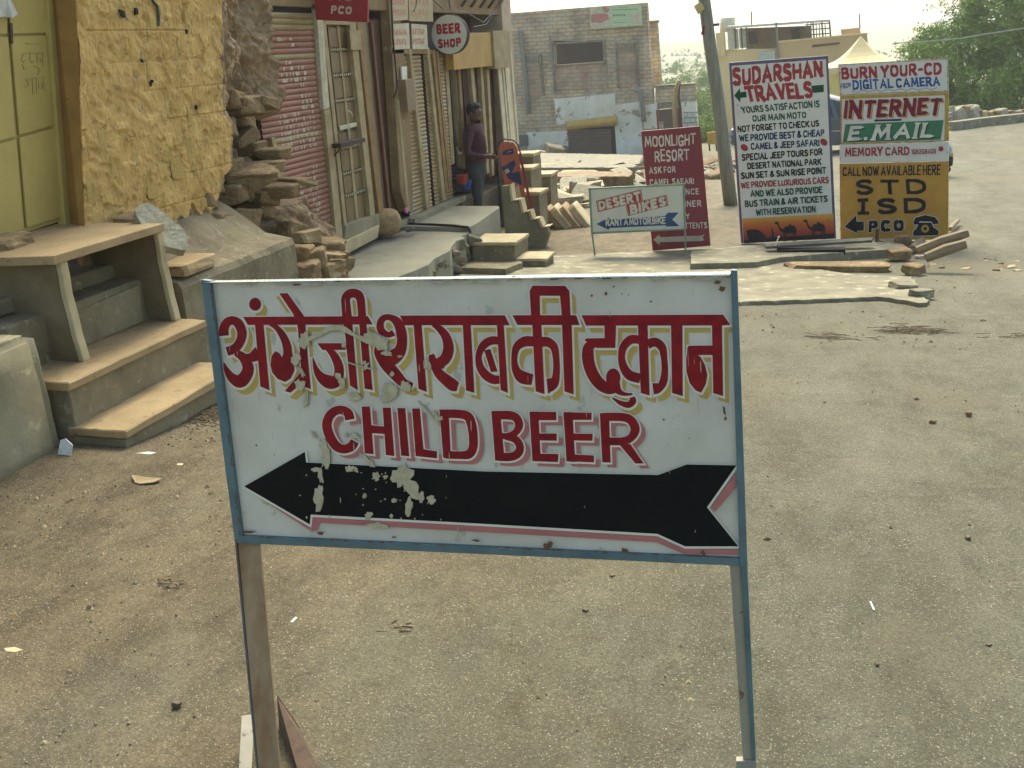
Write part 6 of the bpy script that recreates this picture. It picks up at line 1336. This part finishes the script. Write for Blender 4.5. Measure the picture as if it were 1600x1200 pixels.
for px in (.78,3.36):
    for yy in (-.015,1.445):
        m_=MB(); m_.tube([(x0+px,YC+yy,zc+.29),(x0+px,YC+yy+.17,zc+.29)],.29,20); wh=m_.build('wheel',M_ty,car,bevel=.015); m_=MB(); m_.tube([(x0+px,YC+yy-.006,zc+.29),(x0+px,YC+yy+.02,zc+.29)],.16,14); m_.build('rim',M_chr,wh)
for yy in (.12,1.28): m_=MB(); m_.box((x0+4.08,YC+yy,zc+.60),(x0+4.155,YC+yy+.22,zc+.74)); m_.build('headlight',M_chr,car,bevel=.01)
for a,b_,nm in ((3.95,4.2,'front_bumper'),(-.04,.2,'rear_bumper')): m_=MB(); m_.box((x0+a,YC-.0,zc+.36),(x0+b_,YC+1.6,zc+.50)); m_.build(nm,mat('grey_bumper',(.3,.31,.3),None,9,.5,0),car,bevel=.02)
m_=MB(); m_.box((x0-.02,YC-.018,zc+.60),(x0+4.1,YC-.004,zc+.64)); m_.build('side_trim',mat('grey_bumper',(.3,.31,.3)),car)
# ================================================================ motorcycle behind the phone board
YM=20.5; q=atY(1487,251,YM); zg=gz(q.x,YM); X0=q.x+.05
mc=thing('motorcycle','chrome headlamp motorcycle parked mostly behind the phone boards','motorcycle',(X0-.6,YM,zg)); M_mk=mat('motor_dark',(.03,.03,.033),None,9,.4,0)
def wheel(cx,cz,r):
    seg=22; m_=MB(); m_.tube([(cx+r*math.cos(2*PI*k/seg),YM,cz+r*math.sin(2*PI*k/seg)) for k in range(seg+1)],.05,8,cap=False); w_=m_.build('wheel',M_ty,mc,sm=True); m_=MB()
    for k in range(10): m_.bar((cx,YM,cz),(cx+r*math.cos(2*PI*k/10),YM,cz+r*math.sin(2*PI*k/10)),.008,.008)
    m_.tube([(cx,YM-.05,cz),(cx,YM+.05,cz)],.05,10); m_.build('spokes',M_chr,w_)
wheel(X0,zg+.31,.27); wheel(X0-1.27,zg+.31,.27)
def mp_(name,fn,mt,**k): m_=MB(); fn(m_); return m_.build(name,mt,mc,**k)
mp_('fork',lambda m:(m.bar((X0,YM-.09,zg+.31),(X0-.22,YM-.09,zg+.95),.035,.035),m.bar((X0,YM+.09,zg+.31),(X0-.22,YM+.09,zg+.95),.035,.035)),M_chr)
mp_('headlight',lambda m:m.tube([(X0-.22,YM,zg+.86),(X0-.06,YM,zg+.84),(X0-.03,YM,zg+.838)],[.06,.095,.09],14),M_chr,sm=True)
mp_('handlebar',lambda m:m.tube([(X0-.34,YM-.36,zg+1.02),(X0-.24,YM-.16,zg+.98),(X0-.24,YM+.16,zg+.98),(X0-.34,YM+.36,zg+1.02)],.016,7),M_mk,sm=True)
for s_ in (-1,1):
    mp_('mirror',lambda m:(m.tube([(X0-.26,YM+s_*.22,zg+1.0),(X0-.22,YM+s_*.28,zg+1.16)],.008,5),m.box((X0-.24,YM+s_*.28-.06,zg+1.13),(X0-.21,YM+s_*.28+.06,zg+1.22))),M_chr); mp_('indicator',lambda m:m.box((X0-.12,YM+s_*.16-.03,zg+.80),(X0-.06,YM+s_*.16+.03,zg+.85)),mat('amber',(.5,.2,.02)))
mp_('fuel_tank',lambda m:m.tube([(X0-.30,YM,zg+.84),(X0-.45,YM,zg+.88),(X0-.62,YM,zg+.86),(X0-.75,YM,zg+.80)],[.07,.13,.14,.07],12),M_mk,sm=True)
mp_('seat',lambda m:m.box((X0-1.4,YM-.11,zg+.74),(X0-.74,YM+.11,zg+.83)),M_ty,bevel=.03); mp_('engine',lambda m:m.box((X0-.78,YM-.12,zg+.28),(X0-.45,YM+.12,zg+.62)),mat('engine_grey',(.25,.25,.25)),bevel=.03)
mp_('frame',lambda m:(m.bar((X0-.24,YM,zg+.9),(X0-.45,YM,zg+.35),.04,.04),m.bar((X0-.45,YM,zg+.32),(X0-1.27,YM,zg+.32),.04,.04),m.bar((X0-.8,YM,zg+.32),(X0-1.1,YM,zg+.75),.04,.04)),M_mk)
mp_('front_mudguard',lambda m:m.tube([(X0+.30*math.cos(a),YM,zg+.31+.32*math.sin(a)) for a in (0.2,.6,1.0,1.4,1.8,2.2)],.04,6),M_chr,sm=True)
mc.rotation_euler=(0,0,math.radians(-62)); mc.location=(X0-.05-.46,YM+.50,zg)
# ================================================================ vegetation
M_lf=mat('acacia_leaf',(.21,.33,.045),(.12,.205,.025),.8,.7,0); M_lf2=mat('acacia_leaf_pale',(.23,.33,.05),(.15,.24,.035),.8,.7,0); M_bk=mat('bark',(.10,.075,.05),None,4,.95,.4,20,.02)
for m__ in (M_lf,M_lf2):
    b=m__.node_tree.nodes['Principled BSDF']; b.inputs['Transmission Weight'].default_value=0
def tree(name,label,cat,base,blobs,trunks,nleaf,ls,seed,group=None,mats=None,fuzz=.35):
    t=thing(name,label,cat,tuple(base),group); rnd=random.Random(seed); m_=MB()
    for pts,rs in trunks: m_.tube(pts,rs,7)
    if trunks: m_.build('trunk',M_bk,t,sm=True)
    V=[];Fc=[];MI=[]; tot=sum(b[1]**2 for b in blobs)
    for c,r,sq in blobs:
        n=int(nleaf*r*r/tot); nc=max(6,int(n/14))
        for j in range(nc):
            while True:
                d=Vector((rnd.uniform(-1,1),rnd.uniform(-1,1),rnd.uniform(-1,1)))
                if d.length<=1: break
            d=d.normalized()*(rnd.random()**fuzz); cc=Vector(c)+Vector((d.x*r,d.y*r,d.z*r*sq))
            if noise.noise(cc*1.4+Vector((seed,0,0)))<-.04: continue
            dirn=Vector((rnd.uniform(-1,1),rnd.uniform(-1,1),rnd.uniform(-.7,.35))).normalized(); mi_=1 if rnd.random()<.35 else 0
            for q in range(14):
                p=cc+dirn*(q*ls*.55)+Vector([rnd.gauss(0,ls*.7) for _ in range(3)]); u=Vector([rnd.uniform(-1,1) for _ in range(3)]).normalized(); v=u.cross(Vector([rnd.uniform(-1,1) for _ in range(3)])).normalized()
                k=len(V); V+=[p,p+u*ls+v*ls*.35,p+u*ls*2,p+u*ls-v*ls*.35]; Fc.append((k,k+1,k+2,k+3)); MI.append(mi_)
    o=mk('crown',V,Fc,mats or [M_lf,M_lf2],t,mi=MI); tag(o,kind='stuff'); return t
YT=40
def bp_(px,py,rpx,Y,sq=.8): p=atY(px,py,Y); return (p,rpx/F*(p-EYE).dot(cf),sq)
base=atY(1520,190,YT)
tr=[]
for xs in ([(1500,192),(1490,150),(1470,100),(1450,60)],[(1515,192),(1520,140),(1545,80),(1560,20)],[(1530,192),(1560,150),(1600,110),(1640,80)],[(1508,192),(1505,140),(1500,80),(1505,30)]): tr.append(([atY(x,y,YT) for x,y in xs],[.16,.12,.08,.04]))
tree('acacia_tree','big feathery green thorn tree spreading behind the kerb on the right','tree',base,[bp_(1440,95,46,YT-1),bp_(1500,60,55,YT),bp_(1560,55,60,YT),bp_(1610,90,70,YT),bp_(1470,140,50,YT-.5),bp_(1540,130,62,YT-1),bp_(1600,150,60,YT),bp_(1510,28,34,YT),bp_(1570,22,30,YT+.5),bp_(1425,120,28,YT-1,.5),bp_(1650,60,60,YT),bp_(1690,120,70,YT),bp_(1420,150,26,YT),bp_(1480,170,30,YT),bp_(1505,15,38,YT,.6),bp_(1560,-5,48,YT,.7),bp_(1610,5,55,YT),bp_(1455,62,30,YT,.5),bp_(1405,135,20,YT,.5)],tr,130000,.07,3)
rb=random.Random(9); YBk=95
gp='scrub bushes beyond the houses'
for i,(px,py,r,Y) in enumerate([(1075,158,24,62),(1100,170,22,60),(1095,150,20,75),(1112,190,20,58),(1098,205,14,50),(1062,140,16,80),(1050,150,14,78),(1118,165,20,66),(1062,103,9,130),(1085,104,12,135),(1105,106,11,140),(1052,108,7,150),(1070,122,13,100),(1098,124,14,95),(1050,128,8,100),(1120,112,10,120)]):
    tree('scrub_bush',['round green bush filling the gap behind the annex','light green bush right of the annex','hazy bush above the annex roof','low leafy bush beside the annex foot','small bush at the annex corner','pale bush against the left of the desert gap','pale low bush over the annex','wide bush behind the leaning pole','lone far bush in the hazy desert','wide far bush in the hazy desert','far bush just left of the pole','tiny far bush at the left of the desert gap','hazy green clump in the middle of the desert gap','hazy green clump touching the leaning pole','pale clump just above the annex coping','far clump seen right of the leaning pole'][i],'bush',atY(px,py+r*.8,Y),[bp_(px,py,r,Y,.8)],[],4200 if Y<100 else 1200,.085 if Y<100 else .10,20+i,gp,fuzz=.6)
rnd=random.Random(31); V=[];Fc=[];MI=[]
for i in range(330):
    y=70+rnd.random()**1.4*380; x=-y*rnd.uniform(-.25,.5)*1.0; x=-(y*.30)+rnd.uniform(-.22,.34)*y; z=gz(x,y); s=rnd.uniform(.5,1.3)*(1+y/350)
    for q in range(16):
        p=Vector((x,y,z))+Vector((rnd.gauss(0,s*.6),rnd.gauss(0,s*.4),abs(rnd.gauss(0,s*.35)))); k=len(V); u=Vector([rnd.uniform(-1,1) for _ in range(3)]).normalized()*s*.34; v=Vector([rnd.uniform(-1,1) for _ in range(3)]).normalized()*s*.26
        V+=[p-u,p+v,p+u,p-v]; Fc.append((k,k+1,k+2,k+3)); MI.append(rnd.randrange(2))
tag(mk('desert_scrub',V,Fc,[M_lf,M_lf2],None,mi=MI),kind='stuff')
# kerb wall with stones at the right
kw=thing('kerb_wall','low curving kerb with rough stones below the thorn tree','kerb',tuple(atG(1540,192)))
m_=MB(); kp=[atG(x,y) for x,y in [(1482,204),(1500,202),(1520,199),(1545,196),(1580,192),(1620,188),(1680,182)]]
for a,b_ in zip(kp,kp[1:]): m_.bar(a+Vector((0,0,.10)),b_+Vector((0,0,.10)),.3,.28)
m_.build('kerb',M_slabc,kw)
rnd=random.Random(4)
for i in range(26):
    px=1478+i*5.2+rnd.uniform(-2,2); q=atG(px,197-(px-1480)*.09); s=rnd.uniform(.28,.6)*(1.1 if px<1530 else .6); obj_from('stone',rubm[rnd.choice((0,2,4,7))],kw,(q.x,q.y+.9,q.z+.0),(0,0,rnd.uniform(0,3)),(s,s*.8,s*.8))
# power line over the tree
m_=MB(); m_.tube([atY(x,y,35) for x,y in [(1395,68),(1440,65),(1500,60),(1560,50),(1640,38)]],.018,5); o=m_.build('power_line',mat('pale_cable',(.45,.45,.42)),None,origin=tuple(atY(1500,60,35))); tag(o,'thin pale overhead wire crossing in front of the thorn tree','wire')
# ================================================================ litter on the near road
def litter(name,label,px,py,poly,mt,th=.002,lift=.006,cat='litter',curl=0):
    q=atG(px,py); m_=MB(); P=[Vector((q.x+a,q.y+b_,q.z+lift+curl*(a*a+b_*b_)*8)) for a,b_ in poly]; m_.prism(P,(0,0,th)); o=m_.build(name,mt,None,origin=tuple(q)); return tag(o,label,cat)
M_pap=mat('litter_white',(.72,.74,.78),None,20,.7,0)
q=atG(100,714); m_=MB(); m_.prism([q+Vector(v) for v in ((-.035,0,0),(.035,.0,.0),(.04,.02,.05),(.0,.03,.075),(-.02,.02,.07))],(0,.004,0)); tag(m_.build('paper_scrap',M_pap,None,origin=tuple(q)),'upright torn white paper scrap below the concrete block','paper')
litter('paper_scrap','flat white paper scrap on the dirt below the lowest step',229,710,[(-.045,-.01),(.03,-.012),(.045,.01),(.0,.014)],M_pap,cat='paper')
litter('paper_scrap','small cream scrap right of the flat white paper',281,728,[(-.015,-.01),(.018,-.008),(.012,.012),(-.012,.01)],mat('litter_cream',(.6,.5,.3)),cat='paper')
litter('cardboard','torn brown cardboard piece lying on the dirt left of the sign',228,755,[(-.08,.02),(-.03,.03),(.075,.01),(.055,-.02),(.0,-.035),(-.03,-.028)],mat('cardboard',(.33,.25,.15),(.24,.18,.1),20),.003,.008,'cardboard',.25)
litter('paper_scrap','pale torn scrap at the left edge of the road',20,1018,[(-.03,.0),(.0,.012),(.035,.004),(.02,-.01),(-.01,-.012)],mat('litter_cream',(.6,.5,.3)),cat='paper')
litter('plastic_strip','short bent white plastic strip on the road right of the sign leg',1362,950,[(-.006,.025),(-.001,.025),(.008,-.02),(.003,-.022)],M_pap,cat='plastic strip')
litter('cigarette_end','white cigarette end lying right of the left leg',460,972,[(-.004,.014),(.004,.014),(.003,-.014),(-.005,-.014)],M_pap,.005,.004,'cigarette end')
litter('paint_spot','small yellow splash on the road below the sign',836,985,[(-.012,0),(-.004,.012),(.01,.008),(.012,-.006),(.0,-.012)],mat('yellow_spot',(.65,.55,.06)),.001,.002,'paint spot')
def twigs(label,px,py,n,r,seed,sx=1.6,mt=None):
    rnd=random.Random(seed); q=atG(px,py); m_=MB()
    for i in range(n):
        a=rnd.uniform(0,2*PI); c=q+Vector((rnd.gauss(0,r*.5)*sx,rnd.gauss(0,r*.45),rnd.uniform(.003,.012))); d=Vector((math.cos(a),math.sin(a)*.5,rnd.uniform(-.05,.1)))*r*rnd.uniform(.2,.6); m_.bar(c-d,c+d,.003,.003)
    o=m_.build('twigs',mt or M_leafdry,None,origin=tuple(q)); tag(o,label,'twigs'); o['kind']='stuff' if n>120 else ''; 
    if n<=120: del o['kind']
    return o
twigs('tangle of dead twigs on the road right of the sign, largest',1425,517,150,.12,1,1.5); twigs('small dry twig heap left of the big twig tangle',1300,528,40,.10,2,2.0); twigs('curled dry leaf cluster right of the sign leg',622,985,26,.035,3,1.3)
twigs('dry stalks at the right edge of the road',1585,528,24,.10,4,2); twigs('dry grass and leaf litter along the lowest step',290,650,260,.20,5,1.3); twigs('brown leaf bits left of the sign leg',262,912,18,.03,6)
rnd=random.Random(77)
for i,(px,py,s,mt) in enumerate([(277,1103,.016,M_pb2),(957,903,.014,M_rock),(1512,843,.013,M_pb2),(495,1098,.01,M_pb2),(960,838,.012,M_rock),(1370,1040,.01,M_pb2),(915,957,.013,M_pb2),(1545,1010,.01,M_pb2),(1513,650,.022,M_rock),(1457,662,.02,M_rock)]):
    q=atG(px,py); me=rockmesh('pebble',mt,(1,1,1),200+i,1,.15); o=obj_from('pebble',me,None,(q.x,q.y,q.z-.001),(0,0,i),(s*1.3,s,s)); tag(o,['black pebble left of the left leg','brown pebble under the sign','dark pebble right of the sign at mid height','tiny dark pebble just right of the left leg','brown pebble just under the panel','small dark pebble right of the right leg','dark flake under the sign centre','small pebble near the right edge','brown clod at the far right of the road','brown clod left of the far right clod'][i],'pebble')
# haze
HAZE=True
if HAZE:
    hb=MB(); hb.box((-700,-8,-30),(700,1100,9)); h_=hb.build('haze',[])
    hm=bpy.data.materials.new('haze'); hm.use_nodes=True; n=hm.node_tree.nodes; n.remove(n['Principled BSDF'])
    pv=n.new('ShaderNodeVolumePrincipled'); pv.inputs['Color'].default_value=(.97,.98,.95,1); pv.inputs['Density'].default_value=.0010; pv.inputs['Anisotropy'].default_value=.3
    hm.node_tree.links.new(pv.outputs[0],n['Material Output'].inputs['Volume'])
    h_.data.materials.append(hm); tag(h_,kind='stuff')
